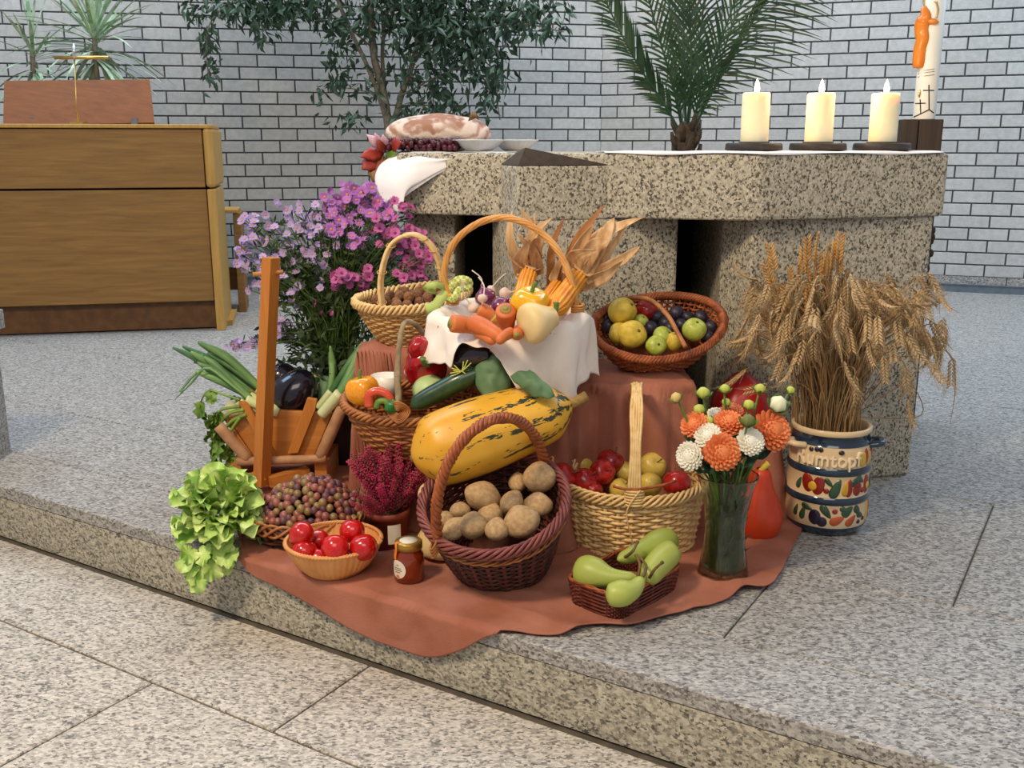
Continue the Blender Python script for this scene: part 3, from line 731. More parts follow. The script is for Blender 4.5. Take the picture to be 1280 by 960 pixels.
for px, py, z, r_, yel, rot, lb in [(704, 597, .195, .038, 0, (.2, .9, 0), 'shiny red apple squeezed between the two big baskets'), (731, 601, .185, .033, 0, (.8, 0, 1), 'red apple at the front left inside the pale basket'), (763, 577, .205, .036, 0, (.3, .2, 1), 'dark red apple on top at the back of the pale basket'),
                               (753, 590, .200, .033, 0, (1.1, 0, .4), 'red apple under the top one beside the handle'), (727, 580, .18, .031, 1, (.3, 0, 2), 'yellow apple at the back left of the pale basket'), (846, 604, .19, .035, 0, (.3, .5, 2), 'red apple alone at the right end of the pale basket'),
                               (816, 582, .19, .036, 1, (.9, 0, .4), 'greenish yellow apple behind the handle of the pale basket'), (812, 606, .18, .032, 1, (1, 0, 3), 'yellow apple low to the right of the handle foot'), (783, 590, .178, .031, 1, (.4, .3, 1), 'orange yellow apple directly behind the plaited handle'),
                               (740, 612, .165, .028, 0, (.3, .2, 1), 'small red apple low at the front rim'), (836, 586, .165, .032, 0, (.6, .2, 1), 'red apple deep at the back right of the pale basket'), (776, 612, .16, .03, 1, (.6, .2, 1), 'pale apple low in front of the handle')]:
    apple(m_apy if yel else m_apr, at(px, py, z), r_, rot, lb, 'apples in the pale willow basket')

# ------------------------------------------------------------------ pear basket
c0 = at(768, 789, .0); cl_ = at(713, 757, 0); cr = at(846, 744, 0)
ctr = (cl_+cr)/2; d1 = (cr-c0); ang = math.atan2(d1.y, d1.x)
ax_, bx_ = d1.length/2, (cl_-c0).length/2
B = Basket(ax_*.93, bx_*.93, ax_*1.02, bx_*1.05, .062, ex=7)
pr, PRM = basket_thing('pear_basket', 'small rectangular dark woven basket holding green pears', (ctr.x, ctr.y, .072), (0, 0, 1), ang, B)
B.weave(pr, w_mah, 13, 44, .0029, .0022)
B.rim(pr, w_brown, .003, .0026, 3, 34)
m_pear = mat('green_pear_skin', '84943a', 'aab454', sc_=2.5, rough=.4, bump=.06, bsc=40, rnd=.04, sss=.05)
def pear(path, rads, lb, stem):
    c = sum((Vector(p) for p in path), Vector())/len(path)
    t_ = thing('pear', lb, 'pear', c, group='green pears in the dark basket')
    spindle(M(), [Vector(p)-c for p in path], rads, 30, 20).build('body', m_pear, t_)
    M().tube(spline([Vector(p)-c for p in stem], 8), [.0035]*5+[.003, .003, .0045], 6).build('stem', m_stem, t_)
pear([at(722, 712, .085), at(740, 716, .088), at(765, 722, .09), at(797, 722, .098)], [.026, .036, .035, .024, .016, .010], 'fat green pear at the left with its brown eye showing', [at(797, 722, .098), at(800, 706, .12), at(795, 694, .13)])
pear([at(838, 672, .10), at(822, 682, .10), at(800, 690, .10), at(772, 700, .10)], [.024, .034, .034, .026, .018, .012], 'green pear lying at the back of the dark basket', [at(778, 698, .10), at(790, 690, .125), at(797, 677, .14)])
pear([at(846, 684, .11), at(836, 692, .10), at(820, 708, .09), at(808, 726, .08)], [.018, .026, .030, .030, .026, .016], 'long slim green pear leaning over the right rim', [at(812, 722, .09), at(818, 712, .12), at(828, 703, .125)])
pear([at(757, 744, .085), at(775, 742, .088), at(792, 736, .092), at(803, 722, .105)], [.018, .026, .028, .022, .015, .009], 'small crooked green pear at the front corner of the basket', [at(803, 722, .105), at(808, 708, .12), at(801, 698, .13)])
pe = [o for o in C.objects if o.name == 'pear'][0]
qe = at(719, 712, .085)-pe.location
M().blob(tuple(qe+Vector((-.004, -.012, .002))), (.006, .007, .007), 10, 6).build('blossom_end', m_stem, pe)

# ------------------------------------------------------------------ honey jar
jc = at(512, 728, 0)
m_honey = mat('amber_honey', 'a03c0c', rough=.08, trans=.55, ior=1.48, coat=.6)
m_goldlid = mat('gold_lid', 'b08a40', rough=.35, metal=.7)
m_label = mat('cream_paper', 'e4dccc', 'd8ccb4', sc_=30, rough=.7)
m_orl = mat('orange_paper', 'd87a28', rough=.6)
jar = thing('honey_jar', 'small amber honey jar with gold lid and oval cream label', 'jar', (jc.x, jc.y, .010), (0, 0, .1))
M().lathe([(.001, 0), (.031, 0), (.035, .004), (.0355, .055), (.034, .066), (.029, .074), (.029, .078), (.001, .078)], 36).build('glass_body', m_honey, jar)
M().lathe([(.001, .096), (.030, .096), (.032, .094), (.032, .078), (.030, .077)], 48, mod=lambda th: 1+.01*np.cos(24*th)).build('lid', m_goldlid, jar)
M().lathe([(.001, .0968), (.021, .0966), (.021, .096)], 30).build('lid_label', m_label, jar)
def curved_patch(rad, th0, th1, z0, z1, oval=True, n=16):
    m = M(); V = []
    for i in range(n):
        a = -1+2*i/(n-1.); hw = math.sqrt(max(0, 1-a*a)) if oval else 1
        V.append([(rad*math.cos((th0+th1)/2+(th1-th0)/2*hw*b), rad*math.sin((th0+th1)/2+(th1-th0)/2*hw*b), (z0+z1)/2+(z1-z0)/2*a) for b in np.linspace(-1, 1, 10)])
    return m.grid(V)
curved_patch(.0362, PI+.15, PI+1.35, .012, .058).build('oval_label', m_label, jar)
m = M()
for zz, w_ in ((.045, .10), (.038, .28), (.033, .34), (.028, .2)):
    m.grid([[(.0366*math.cos(PI+.75+a), .0366*math.sin(PI+.75+a), zz+s) for a in np.linspace(-w_, w_, 6)] for s in (-.001, .001)])
m.build('label_print', m_stem, jar)
curved_patch(.0366, PI+.62, PI+.90, .014, .022).build('label_emblem', m_orl, jar)
m = M(); m.grid([[(.0364*math.cos(a), .0364*math.sin(a), z) for a in (PI+.35, PI+.5, PI+.65)] for z in (.056, .066)]+[[(.0335*math.cos(a), .0335*math.sin(a), z) for a in (PI+.35, PI+.5, PI+.65)] for z in (.079, .0965)]+[[(.022*math.cos(a), .022*math.sin(a), .0972) for a in (PI+.35, PI+.5, PI+.65)]])
m.build('seal_strip', m_orl, jar)

# ------------------------------------------------------------------ butternut squash behind the jar
m_but = mat('butternut_skin', 'd8b878', 'e4c890', sc_=5, rough=.45, bump=.04)
q = at(547, 706, 0.0)
o = spindle(M(), [(0, 0, 0), (.004, 0, .05), (-.004, 0, .11), (-.03, .0, .19)], [.04, .060, .058, .042, .031, .028, .026], 34, 24).build('butternut_squash', m_but)
o.location = (q.x, q.y+.035, .008); tag(o, 'pale butternut squash standing between the honey jar and potato basket', 'squash')

# ------------------------------------------------------------------ yellow speckled squash
def flecked(name):
    m = mat(name, 'd89c24', 'e4b03c', sc_=6, rough=.35, bump=.05)
    t = m.node_tree; N = t.nodes; K = t.links.new; b = N['Principled BSDF']
    src = b.inputs['Base Color'].links[0].from_socket
    tc = N.new('ShaderNodeTexCoord'); mp = N.new('ShaderNodeMapping'); K(tc.outputs['Object'], mp.inputs[0]); mp.inputs['Scale'].default_value = (.22, 1, 1)
    n = N.new('ShaderNodeTexNoise'); n.inputs['Scale'].default_value = 85; n.inputs['Detail'].default_value = 3; n.inputs['Roughness'].default_value = .7; K(mp.outputs[0], n.inputs['Vector'])
    # green flecks lie in bands that run along the fruit
    sp = N.new('ShaderNodeSeparateXYZ'); K(tc.outputs['Object'], sp.inputs[0])
    at2 = N.new('ShaderNodeMath'); at2.operation = 'ARCTAN2'; K(sp.outputs[2], at2.inputs[0]); K(sp.outputs[1], at2.inputs[1])
    mu = N.new('ShaderNodeMath'); mu.operation = 'MULTIPLY'; K(at2.outputs[0], mu.inputs[0]); mu.inputs[1].default_value = 9
    si = N.new('ShaderNodeMath'); si.operation = 'SINE'; K(mu.outputs[0], si.inputs[0])
    n2 = N.new('ShaderNodeTexNoise'); n2.inputs['Scale'].default_value = 9; K(tc.outputs['Object'], n2.inputs['Vector'])
    m1 = N.new('ShaderNodeMath'); m1.operation = 'MULTIPLY_ADD'; K(si.outputs[0], m1.inputs[0]); m1.inputs[1].default_value = .10; K(n.outputs['Fac'], m1.inputs[2])
    m2 = N.new('ShaderNodeMath'); m2.operation = 'MULTIPLY_ADD'; K(n2.outputs['Fac'], m2.inputs[0]); m2.inputs[1].default_value = .25; K(m1.outputs[0], m2.inputs[2])
    m3 = N.new('ShaderNodeMath'); m3.operation = 'MULTIPLY_ADD'; K(sp.outputs[0], m3.inputs[0]); m3.inputs[1].default_value = .25; K(m2.outputs[0], m3.inputs[2])
    r = N.new('ShaderNodeValToRGB'); r.color_ramp.elements[0].position = .735; r.color_ramp.elements[1].position = .75; K(m3.outputs[0], r.inputs[0])
    mx = N.new('ShaderNodeMix'); mx.data_type = 'RGBA'; K(r.outputs[0], mx.inputs[0]); K(src, mx.inputs[6]); mx.inputs[7].default_value = L('3a4030')
    K(mx.outputs[2], b.inputs['Base Color']); return m
e0 = atY(520, 572, 2.22); e1 = atY(710, 506, 2.30); dirq = e1-e0; ln = dirq.length
sq = thing('spaghetti_squash', 'long yellow squash flecked dark green lying behind the potato basket', 'squash', (e0+e1)/2, (0, 0, 0))
Rq = dirq.to_track_quat('X', 'Z'); sq.rotation_mode = 'XYZ'; sq.rotation_euler = Rq.to_euler()
def ribbed(m_, L_, rads, n=40, k=34, rib=.015, nr_=9):
    t = (1-np.cos(np.linspace(.03, PI-.03, k)))/2
    r = np.interp(t, np.linspace(0, 1, 60), spline([(x, 0, 0) for x in rads], 60)[:, 0])*np.minimum(1, (np.sin(t*PI)*2.6))**.5
    th = np.arange(n)*2*PI/n
    V = np.stack([np.repeat((-L_/2+t*L_)[:, None], n, 1), r[:, None]*np.cos(th)*(1+rib*np.cos(nr_*th)), r[:, None]*np.sin(th)*(1+rib*np.cos(nr_*th))], -1)
    return m_.grid(V[:, ::-1], cu=True, cap0=True, cap1=True)
ribbed(M(), ln+.02, [.074, .088, .090, .084, .074, .055]).build('body', flecked('flecked_yellow_rind'), sq)
M().tube([(ln/2-.01, 0, 0), (ln/2+.02, .0, .0), (ln/2+.05, 0, .006)], [.020, .013, .014], 7).build('stem', mat('dry_stem', '8a6a34', 'a0804a', sc_=60, rough=.8), sq)
M().blob((-ln/2-.01, 0, 0), (.005, .009, .009), 10, 6).build('blossom_scar', m_stem, sq)

# ------------------------------------------------------------------ grape basket
m_grape = mat('rosy_grape_skin', '7a3a34', '8c5c3c', sc_=30, rough=.3, rnd=.25, coat=.2)
m_grape2 = mat('greenish_grape_skin', '7c6c3c', '94704a', sc_=40, rough=.35, rnd=.15, coat=.2); m_grape3 = mat('dusky_grape_skin', '54303c', '6c4448', sc_=40, rough=.45, rnd=.15); m_grape4 = mat('pink_grape_skin', '8c4844', '9c6450', sc_=40, rough=.35, rnd=.15, coat=.2)
m_dgrape = mat('dark_grape_skin', '3a1622', '5c2430', sc_=30, rough=.3, rnd=.3)
gc = at(383, 642, .075)
B = Basket(.11, .085, .150, .115, .068, pw=.6)
gb, _ = basket_thing('grape_basket', 'low dark willow tray heaped with rosy grapes', gc, (0, 0, 1), 0, B)
B.weave(gb, w_dark, 5, 14, .0035, .006, n=5)
m = M()
for k in range(4):
    th = np.arange(90)*2*PI/90; P = B.pt(.82, th, .004+.004*np.cos(th*7+k*PI/2)); P[:, 2] += .016*np.sin(th*7+k*PI/2)+.004
    m.tube(P, .0038, 6, closed=True)
m.build('rim', w_orange, gb)
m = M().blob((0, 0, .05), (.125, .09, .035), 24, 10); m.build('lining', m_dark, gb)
def grape_bunch(name, label, c, fn, n, r_, mtl):
    t_ = thing(name, label, 'grapes', c); gs = {}; pts = []
    tries = 0
    while len(pts) < n and tries < n*60:
        tries += 1; p = fn()
        if all((p-q).length > r_*1.38 for q in pts): pts.append(p)
    P = spline([(-.08, -.02, .01), (0, .02, .03), (.09, .0, .01)], 12); M().tube(P, .002, 5).build('stalk', m_gstem, t_)
    for p in pts:
        k = R.choice(range(len(mtl)))
        if k not in gs: gs[k] = M().blob((0, 0, 0), (1, 1, 1), 10, 8).build('grape', mtl[k], t_); g = gs[k]
        else: g = piece(gs[k], t_, p)
        s = r_*R.uniform(.85, 1.12); g.location = p; g.scale = (s, s, s*R.uniform(1, 1.15)); g.rotation_euler = rr()
def heap():
    a = R.uniform(0, 2*PI); q = math.sqrt(R.random()); z = (1-q*q)*.5+.5*R.random()
    return Vector((q*.138*math.cos(a)+.012, q*.105*math.sin(a)+.015, .005+.082*(1-q*q)*1.0+.01*R.random()))
grape_bunch('grape_bunch', 'heap of rosy brown grapes in the low willow tray', (gc.x, gc.y, .07), heap, 297, .0108, [m_grape, m_grape2, m_grape3, m_grape4])

# ------------------------------------------------------------------ heather in a pot
m_heath = mat('crimson_heather_bloom', '981a3e', 'ba3258', sc_=90, rough=.7, rnd=.25)
m_terr = mat('brick_red_plastic', '7c3424', '8a3e2c', sc_=8, rough=.6)
hc = at(485, 690, .0); hc.y -= .03
ht = thing('heather_plant', 'crimson flowering heather in a brick red pot beside the tomato bowl', 'plant', (hc.x, hc.y+.05, .008))
M().lathe([(.001, 0), (.042, 0), (.052, .085), (.056, .085), (.056, .102), (.05, .102), (.049, .09), (.001, .09)], 32).build('pot', m_terr, ht)
curved_patch(.0525, -PI/2+.1, -PI/2+.75, .025, .075, False).build('barcode_label', m_label, ht)
sp0 = []
for k in range(4):
    m = M(); P = spline([(0, 0, 0), (R.uniform(-.01, .01), R.uniform(-.01, .01), .09), (R.uniform(-.02, .02), R.uniform(-.02, .02), .18)], 12)
    m.tube(P, .0012, 4, mi=1)
    for j in range(95):
        u = .22+.78*(j/95.); p = P[int(u*11)]; a = j*2.4; rad = .009*(1.15-u)+.003
        c = (p[0]+rad*math.cos(a), p[1]+rad*math.sin(a), u*.18+R.uniform(-.002, .002)); s = R.uniform(.0022, .0036)
        m.poly([(c[0]+s, c[1], c[2]), (c[0], c[1]+s, c[2]), (c[0]-s, c[1], c[2]), (c[0], c[1]-s, c[2]), (c[0], c[1], c[2]+s*1.3), (c[0], c[1], c[2]-s)], [(0, 1, 4), (1, 2, 4), (2, 3, 4), (3, 0, 4), (1, 0, 5), (2, 1, 5), (3, 2, 5), (0, 3, 5)], 0)
    sp0.append(m.build('sprig', [m_heath, m_gstem], ht, smooth=False))
for i in range(90):
    s = sp0[i] if i < 4 else piece(sp0[i % 4], ht, (0, 0, 0))
    tl = R.uniform(0, .95)**.8; az = R.uniform(0, 2*PI)
    s.location = (.02*math.cos(az)*tl, .02*math.sin(az)*tl, .088); s.rotation_euler = (-tl*math.sin(az)*1.0, tl*math.cos(az)*1.1, R.uniform(0, 6)); q_ = R.uniform(.68, 1.12)*(1-.2*tl); s.scale = (q_*1.15, q_*1.15, q_)
m = M()
for i in range(500):
    a = R.uniform(0, 2*PI); q_ = R.uniform(.1, 1); p = Vector((.085*q_*math.cos(a), .06*q_*math.sin(a), .10+.035*R.random()+.02*q_)); d_ = Vector((math.cos(a), math.sin(a), 1+R.random())).normalized()*.02
    s_ = Vector((-math.sin(a), math.cos(a), 0))*.0012; m.poly([tuple(p-s_), tuple(p+s_), tuple(p+d_)], [(0, 1, 2)])
o = m.build('needles', m_leafg, ht, smooth=False); o['kind'] = 'stuff'

# ------------------------------------------------------------------ lettuce
m_let = mat('lettuce_green', '86b444', 'd0e28c', sc_=1.6, rough=.4, rnd=.16, sss=.05)
lc = at(272, 690, .0)
lt = thing('lettuce', 'frilly light green lettuce head lying at the edge of the step', 'lettuce', (lc.x, lc.y+.06, .0))
lv = []
for k in range(6):
    V = []; sd_ = k*7.3; nw = (5, 6, 7, 5, 6, 8)[k]
    for i in range(9):
        r_ = i/8.; row = []
        for j in range(40):
            f = 2*PI*j/40; edge = 1+.07*math.sin(nw*f+sd_)+.04*math.sin(2*nw*f+sd_*2)
            x = .52+.52*r_*math.cos(f)*edge; y = .50*r_*math.sin(f)*edge*(.55+.45*x)
            z = .30*x-.42*x*x+.14*y*y*4+.14*r_**3*math.sin(nw*f+sd_)*x+.05*r_**3*math.sin(2*nw*f+sd_)
            row.append((x, y, z))
        V.append(row)
    lv.append(M().grid(V, cu=True).build('leaf', m_let, lt))
n_ = 0
for i in range(70):
    s = lv[i] if i < 6 else piece(lv[i % 6], lt, (0, 0, 0))
    el = math.acos(1-1.35*((i+.5)/70.)); az = i*2.39996+R.uniform(-.2, .2)
    d_ = Vector((math.sin(el)*math.cos(az), math.sin(el)*math.sin(az), math.cos(el)))
    c = Vector((.04*d_.x, .045*d_.y-.03, .075+.05*d_.z))
    s.location = c; q_ = R.uniform(.068, .10)
    s.scale = (q_, q_, q_); s.rotation_euler = (d_.to_track_quat('X', 'Z').to_matrix() @ Matrix.Rotation(R.uniform(-.6, .6), 3, 'X') @ Matrix.Rotation(R.uniform(-.9, .1), 3, 'Y')).to_euler()
# leaves hanging over the edge
for i in range(14):
    s = piece(lv[i % 6], lt, (R.uniform(-.07, .06), R.uniform(-.13, -.10), .01+R.uniform(-.02, .06))); q_ = R.uniform(.05, .07); s.scale = (q_,)*3
    s.rotation_euler = (R.uniform(-.5, .5), R.uniform(.3, 1.1), -PI/2+R.uniform(-.9, .6))

# ------------------------------------------------------------------ middle basket
mc = atY(517, 503, 2.47)
B = Basket(.115, .085, .182, .118, .12, pw=.7, lift=lambda th: .012*np.cos(th)**2)
mb, MM = basket_thing('vegetable_basket', 'oval orange brown willow basket with a bent twig handle', mc, (-.05, -.18, 1), math.radians(-6), B)
B.weave(mb, w_orange, 13, 30, .0045, .0035)
B.rim(mb, w_orange, .0075, .0048, 4, 16, flat=1.2)
h0 = MM.inverted() @ atY(499, 512, 2.35); h1 = MM.inverted() @ atY(548, 470, 2.57)
ap = [MM.inverted() @ atY(x, y, Y) for x, y, Y in ((499, 512, 2.35), (497, 470, 2.37), (500, 425, 2.40), (506, 403, 2.44), (520, 406, 2.49), (535, 430, 2.54), (546, 470, 2.57))]
M().tube(spline(ap, 40), [.0085]*8+[.0068]*32, 8).jit(.002, 40).build('twig_handle', mat('bare_twig', '7c6a50', 'a89474', sc_=35, rough=.8, bump=.2), mb)
m = M()
for j in range(6):
    s_ = .004+j*.0028
    q = [ap[0]+Vector((s_*1.6, .0, 0)), ap[0]+Vector((0, -.010, s_*1.6)), ap[0]+Vector((-s_*1.6, 0, 0)), ap[0]+Vector((0, -.010, -s_*1.6))]
    m.tube(spline([v+Vector((0, -.006, 0)) for v in q], 20, True), .003, 5, closed=True)
m.build('diamond_binding', w_orange, mb)
m_yp = mat('yellow_pepper_skin', 'e0a010', 'ecb41c', sc_=5, rough=.2, coat=.4); m_op = mat('orange_pepper_skin', 'e08c14', 'eca024', sc_=5, rough=.2, coat=.4)
m_rp = mat('red_pepper_skin', '9c0c14', 'b41420', sc_=4, rough=.15, coat=.5)
m_green = mat('dark_green_skin', '1e3c1c', '2c5228', sc_=12, rough=.3, coat=.2)
def pepper(mtl, c, r_, rot, lb, ln=1.0, crumple=0):
    t_ = thing('bell_pepper', lb, 'pepper', c, rot)
    def fn(A, T):
        f = 1+.09*np.cos(4*T)*(.4+.6*np.sin(A))+crumple*np.sin(3*T+A*3); dz = -.30*np.exp(-(A/.45)**2)+.15*np.exp(-((PI-A)/.4)**2)*(1+.5*np.cos(4*T)); return f*(1-.16*(A/PI)**2), dz
    b = M().blob((0, 0, 0), (1, 1, ln), 32, 20, fn).build('body', mtl, t_); b.scale = (r_,)*3
    m = M().tube(spline([(0, 0, .62*ln), (.02, 0, .95*ln), (.14, .03, 1.25*ln)], 8), [.26, .13, .11, .10, .10, .10, .11, .13], 9)
    s = m.build('stem', m_gstem, t_); s.scale = (r_,)*3
    return t_
pepper(m_op, atY(453, 488, 2.43), .042, (-.1, -.15, .3), 'orange bell pepper at the left end of the twig handled basket')
rp = thing('red_pepper', 'large crumpled glossy red pepper beside the white bowl', 'pepper', atY(531, 456, 2.46), (.2, .5, .1))
def fn(A, T): return 1+.16*np.cos(3*T)*np.sin(A)+.08*np.sin(5*T+A*4), -.2*np.exp(-(A/.4)**2)+0*T
M().blob((0, 0, 0), (.052, .040, .062), 36, 22, fn).build('body', m_rp, rp)
M().blob((-.035, -.015, .04), (.030, .026, .034), 26, 16, fn).build('lobe', m_rp, rp)
M().tube(spline([(.0, -.03, .02), (.0, -.045, .03), (-.012, -.06, .026), (-.02, -.065, .04)], 10), [.012, .008, .007, .006, .006, .006, .006, .006, .007, .008], 8).build('stem', m_gstem, rp)
sr_ = thing('small_pepper', 'small twisted red and green pepper on the basket rim', 'pepper', atY(474, 503, 2.355), (0, 0, 0))
M().tube(spline([(-.024, 0, -.01), (-.022, 0, .02), (0, 0, .028), (.022, 0, .018), (.03, 0, -.0)], 20), np.linspace(.013, .010, 20), 9).build('body', mat('coral_pepper_skin', 'c83c24', 'd86038', sc_=12, rough=.25, coat=.4), sr_)
M().tube(spline([(-.006, -.01, -.012), (.0, -.01, .004), (.016, -.01, .006), (.024, -.012, -.006)], 14), .008, 8).build('stem', m_gstem, sr_)
gp = thing('green_pepper', 'little dark green pepper piece by the diamond binding', 'pepper', atY(490, 508, 2.345), (.2, .9, .2))
M().blob((0, 0, 0), (.018, .015, .02), 18, 12, fn).build('body', mat('bright_green_skin', '1c6428', '2c7c34', sc_=8, rough=.25, coat=.4), gp)
M().tube([(0, 0, .012), (0, 0, .026)], .004, 6).build('stem', m_gstem, gp)
wb = atY(483, 482, 2.50)
o = M().lathe([(.001, -.03), (.022, -.03), (.040, .028), (.038, .028), (.020, -.026), (.001, -.026)], 36).build('white_bowl', mat('white_porcelain', 'ece6da', rough=.25))
o.location = wb; tag(o, 'small cream bowl of nuts inside the twig handled basket', 'bowl')
m_kohl = mat('pale_green_skin', 'a8c080', 'bcd090', sc_=7, rough=.45)
o = M().blob((0, 0, 0), (.044, .044, .040), 24, 16).build('kohlrabi', m_kohl); o.location = atY(537, 488, 2.43); tag(o, 'pale green kohlrabi behind the dark courgette', 'kohlrabi')
a, b = atY(513, 508, 2.335), atY(603, 464, 2.35)
cg = thing('courgette', 'long dark green courgette lying across the basket rim', 'courgette', (a+b)/2)
cc = (a+b)/2
spindle(M(), [a-cc, atY(545, 492, 2.34)-cc, atY(575, 476, 2.34)-cc, b-cc], [.016, .024, .025, .024, .021], 30, 18).build('body', mat('speckled_courgette_skin', '1e3a1e', '38562e', sc_=26, rough=.3, coat=.2, lo=.45, hi=.75), cg)
m = M()
for k in range(5):
    s0 = atY(577, 464, 2.32)-cc; m.tube(spline([s0+Vector((R.uniform(-.03, -.01), 0, R.uniform(-.02, .02))), s0, s0+Vector((R.uniform(.0, .03), 0, R.uniform(-.01, .03)))], 8), .0014, 4)
m.build('raffia_tie', mat('yellow_raffia', 'c4c860', rough=.7), cg)
m_egg = mat('aubergine_skin', '100a14', '1c1220', sc_=6, rough=.18, coat=.6)
a, b = atY(566, 450, 2.38), atY(618, 441, 2.34); cc = (a+b)/2
ag = thing('aubergine', 'nearly black aubergine under the white linen flap', 'aubergine', cc)
spindle(M(), [a-cc, Vector((0, 0, .006)), b-cc], [.022, .034, .036, .03, .020], 26, 20).build('body', m_egg, ag)
M().tube([b-cc-Vector((.004, 0, 0)), b-cc+Vector((.02, 0, .004))], [.015, .006], 8).build('stem', m_gstem, ag)
# broad leaves
m_cab = mat('bluish_green_leaf', '4c6c48', '66845c', sc_=12, rough=.6, bump=.1)
def broad(cpx, Y, lb, name='cabbage_leaf'):
    P = [[atY(x, y, Y+d_) for x, y, d_ in r] for r in cpx]
    o = M().grid(bez(P, 26, 26)).jit(.006, 45).build(name, m_cab); s = o.modifiers.new('solid', 'SOLIDIFY'); s.thickness = .0015
    return tag(o, lb, 'leaf')
broad([[(610, 448, 0), (622, 440, -.03), (634, 452, 0)], [(588, 452, .0), (612, 462, -.06), (645, 462, 0)], [(592, 482, -.02), (612, 490, -.07), (642, 480, -.02)], [(604, 496, -.02), (618, 498, -.06), (632, 494, -.02)]], 2.335, 'rounded blue green cabbage leaf standing beside the courgette')
broad([[(640, 470, 0), (650, 464, -.02), (662, 462, 0)], [(645, 482, -.02), (662, 478, -.07), (678, 474, -.02)], [(656, 492, -.02), (672, 488, -.07), (688, 484, -.03)], [(676, 497, -.04), (684, 499, -.06), (690, 494, -.04)]], 2.25, 'blue green cabbage leaf under the hanging linen corner')

# ------------------------------------------------------------------ big handled basket with linen
vc = atY(638, 402, 2.46)
B = Basket(.13, .11, .185, .145, .14, pw=.7)
vb, VM = basket_thing('harvest_basket', 'golden cane basket lined with white linen and a tall round handle', vc, (0, -.12, 1), math.radians(-10), B)
B.weave(vb, w_gold, 12, 32, .005, .003)
B.rim(vb, w_gold, .006, .005, 3, 24, flat=1.4)
VMi = VM.inverted()
hp = spline([VMi @ atY(x, y, Y) for x, y, Y in ((566, 378, 2.52), (555, 345, 2.52), (565, 308, 2.51), (592, 282, 2.50), (628, 272, 2.48), (665, 283, 2.46), (695, 310, 2.44), (712, 345, 2.42), (722, 392, 2.40))], 70)
m = rope(M(), hp, .0048, .0042, 6, 3.2, n=6); m.build('handle', w_gold, vb)
for e in (0, 69):
    m = M()
    for j in range(5): m.tube([(hp[e][0]+.014*math.cos(a), hp[e][1]+.014*math.sin(a), hp[e][2]-.002+j*.006) for a in np.linspace(0, 2*PI, 12)], .0035, 5)
    m.build('binding', w_gold, vb)
# the linen: inside the bowl, over the rim, hanging with its corners
def hangL(th):   # measured round the rim in the basket's frame; 0 = right, -90 deg = front
    d = math.degrees(th) % 360
    key = [(0, .14), (25, .12), (70, .07), (110, .06), (150, .06), (185, .07), (205, .10), (222, .105), (236, .08), (247, .012), (258, .02), (270, .06), (285, .13), (298, .19), (308, .205), (320, .18), (340, .15), (360, .14)]
    for (a, p), (b, q) in zip(key[:-1], key[1:]):
        if a <= d <= b: return p+(q-p)*sm((d-a)/(b-a))
NT, NS = 220, 46
V = np.zeros((NS, NT, 3))
for j in range(NT):
    th = 2*PI*j/NT; hl = hangL(th); fr_ = math.sin(th*9+1.1)*.6+math.sin(th*17+.4)*.5; pk = .030*math.exp(-((math.degrees(th)-345)/14)**2)+.022*math.exp(-((math.degrees(th)-60)/25)**2)-.016*math.exp(-((math.degrees(th)-262)/22)**2)
    for i in range(NS):
        s = i/(NS-1.)
        if s < .42:
            q = s/.42; x, y, z = .80*.185*q*math.cos(th), .80*.145*q*math.sin(th), .06+.075*q**3
            z += .012*fr_*q+pk*q
        elif s < .55:
            q = (s-.42)/.13; k = .80+.29*q; x, y = .185*k*math.cos(th), .145*k*math.sin(th); z = .135+.018*math.sin(q*PI)+.012*fr_*(1-q)+.014*q+pk*(1-.4*q)
        else:
            q = (s-.55)/.45; drop = hl*q
            k = 1.09+.07*fr_*min(1, q*1.6)+.04*q+.10*q*math.exp(-((math.degrees(th)-212)/16)**2)
            x, y = (.185*k)*math.cos(th), (.145*k+.02*q)*math.sin(th); z = .149+pk*.6*(1-q)-drop*.93-.012*q*fr_
        wob = mnoise.noise(Vector((x*16, y*16, z*12)))*.012; z += .010*mnoise.noise(Vector((x*22, y*22, z*10+7)))
        V[i, j] = (x+wob, y+wob, z)
o = M().grid(V, cu=True).build('linen_cloth', m_white)
sd = o.modifiers.new('solid', 'SOLIDIFY'); sd.thickness = .002
o.matrix_world = VM; tag(o, 'creamy white linen lining the tall handled basket and hanging in folds', 'cloth')
vn = Vector((0, -.12, 1)).normalized()
def inV(px, py, off): return atP(px, py, vc+vn*off, vn)
m_car = mat('carrot_skin', 'c4622c', 'd87a40', sc_=9, stretch=(1, 1, 1), rough=.5, bump=.15, bsc=60, rnd=.08)
m_cyel = mat('yellow_carrot_skin', 'd8a048', 'c8984c', sc_=9, rough=.5)
m_crown = mat('carrot_crown', '8c7838', 'a08c48', sc_=30, rough=.7)
def carrot(p0, p1, r0, r1, lb, mtl=None):
    """p0 = the crown end"""
    p0, p1 = Vector(p0), Vector(p1); c = (p0+p1)/2; d_ = (p1-p0)
    t_ = thing('carrot', lb, 'carrot', c, group='carrots in the linen lined basket')
    spindle(M(), [p0-c, Vector((0, 0, .003)), p1-c], [r0*.96, r0*1.02, r0, (r0+r1)/2, r1, r1*.6], 26, 16).build('root', mtl or m_car, t_)
    a = p0-c; u = d_.normalized()
    m = M().tube([a-u*.0005, a+u*.004], [r0*.55, r0*.62], 12); m.tube([a-u*.003, a+u*.002], [r0*.26, r0*.3], 8); m.build('crown', m_crown, t_)
carrot(inV(562, 404, .045), inV(602, 412, .02), .021, .015, 'leftmost thick carrot resting on the linen edge')
carrot(inV(588, 402, .05), inV(630, 424, .03), .021, .016, 'carrot lying diagonally right of the leftmost one')
carrot(inV(598, 386, .06), inV(622, 402, .03), .019, .014, 'carrot pointing up behind the diagonal one')
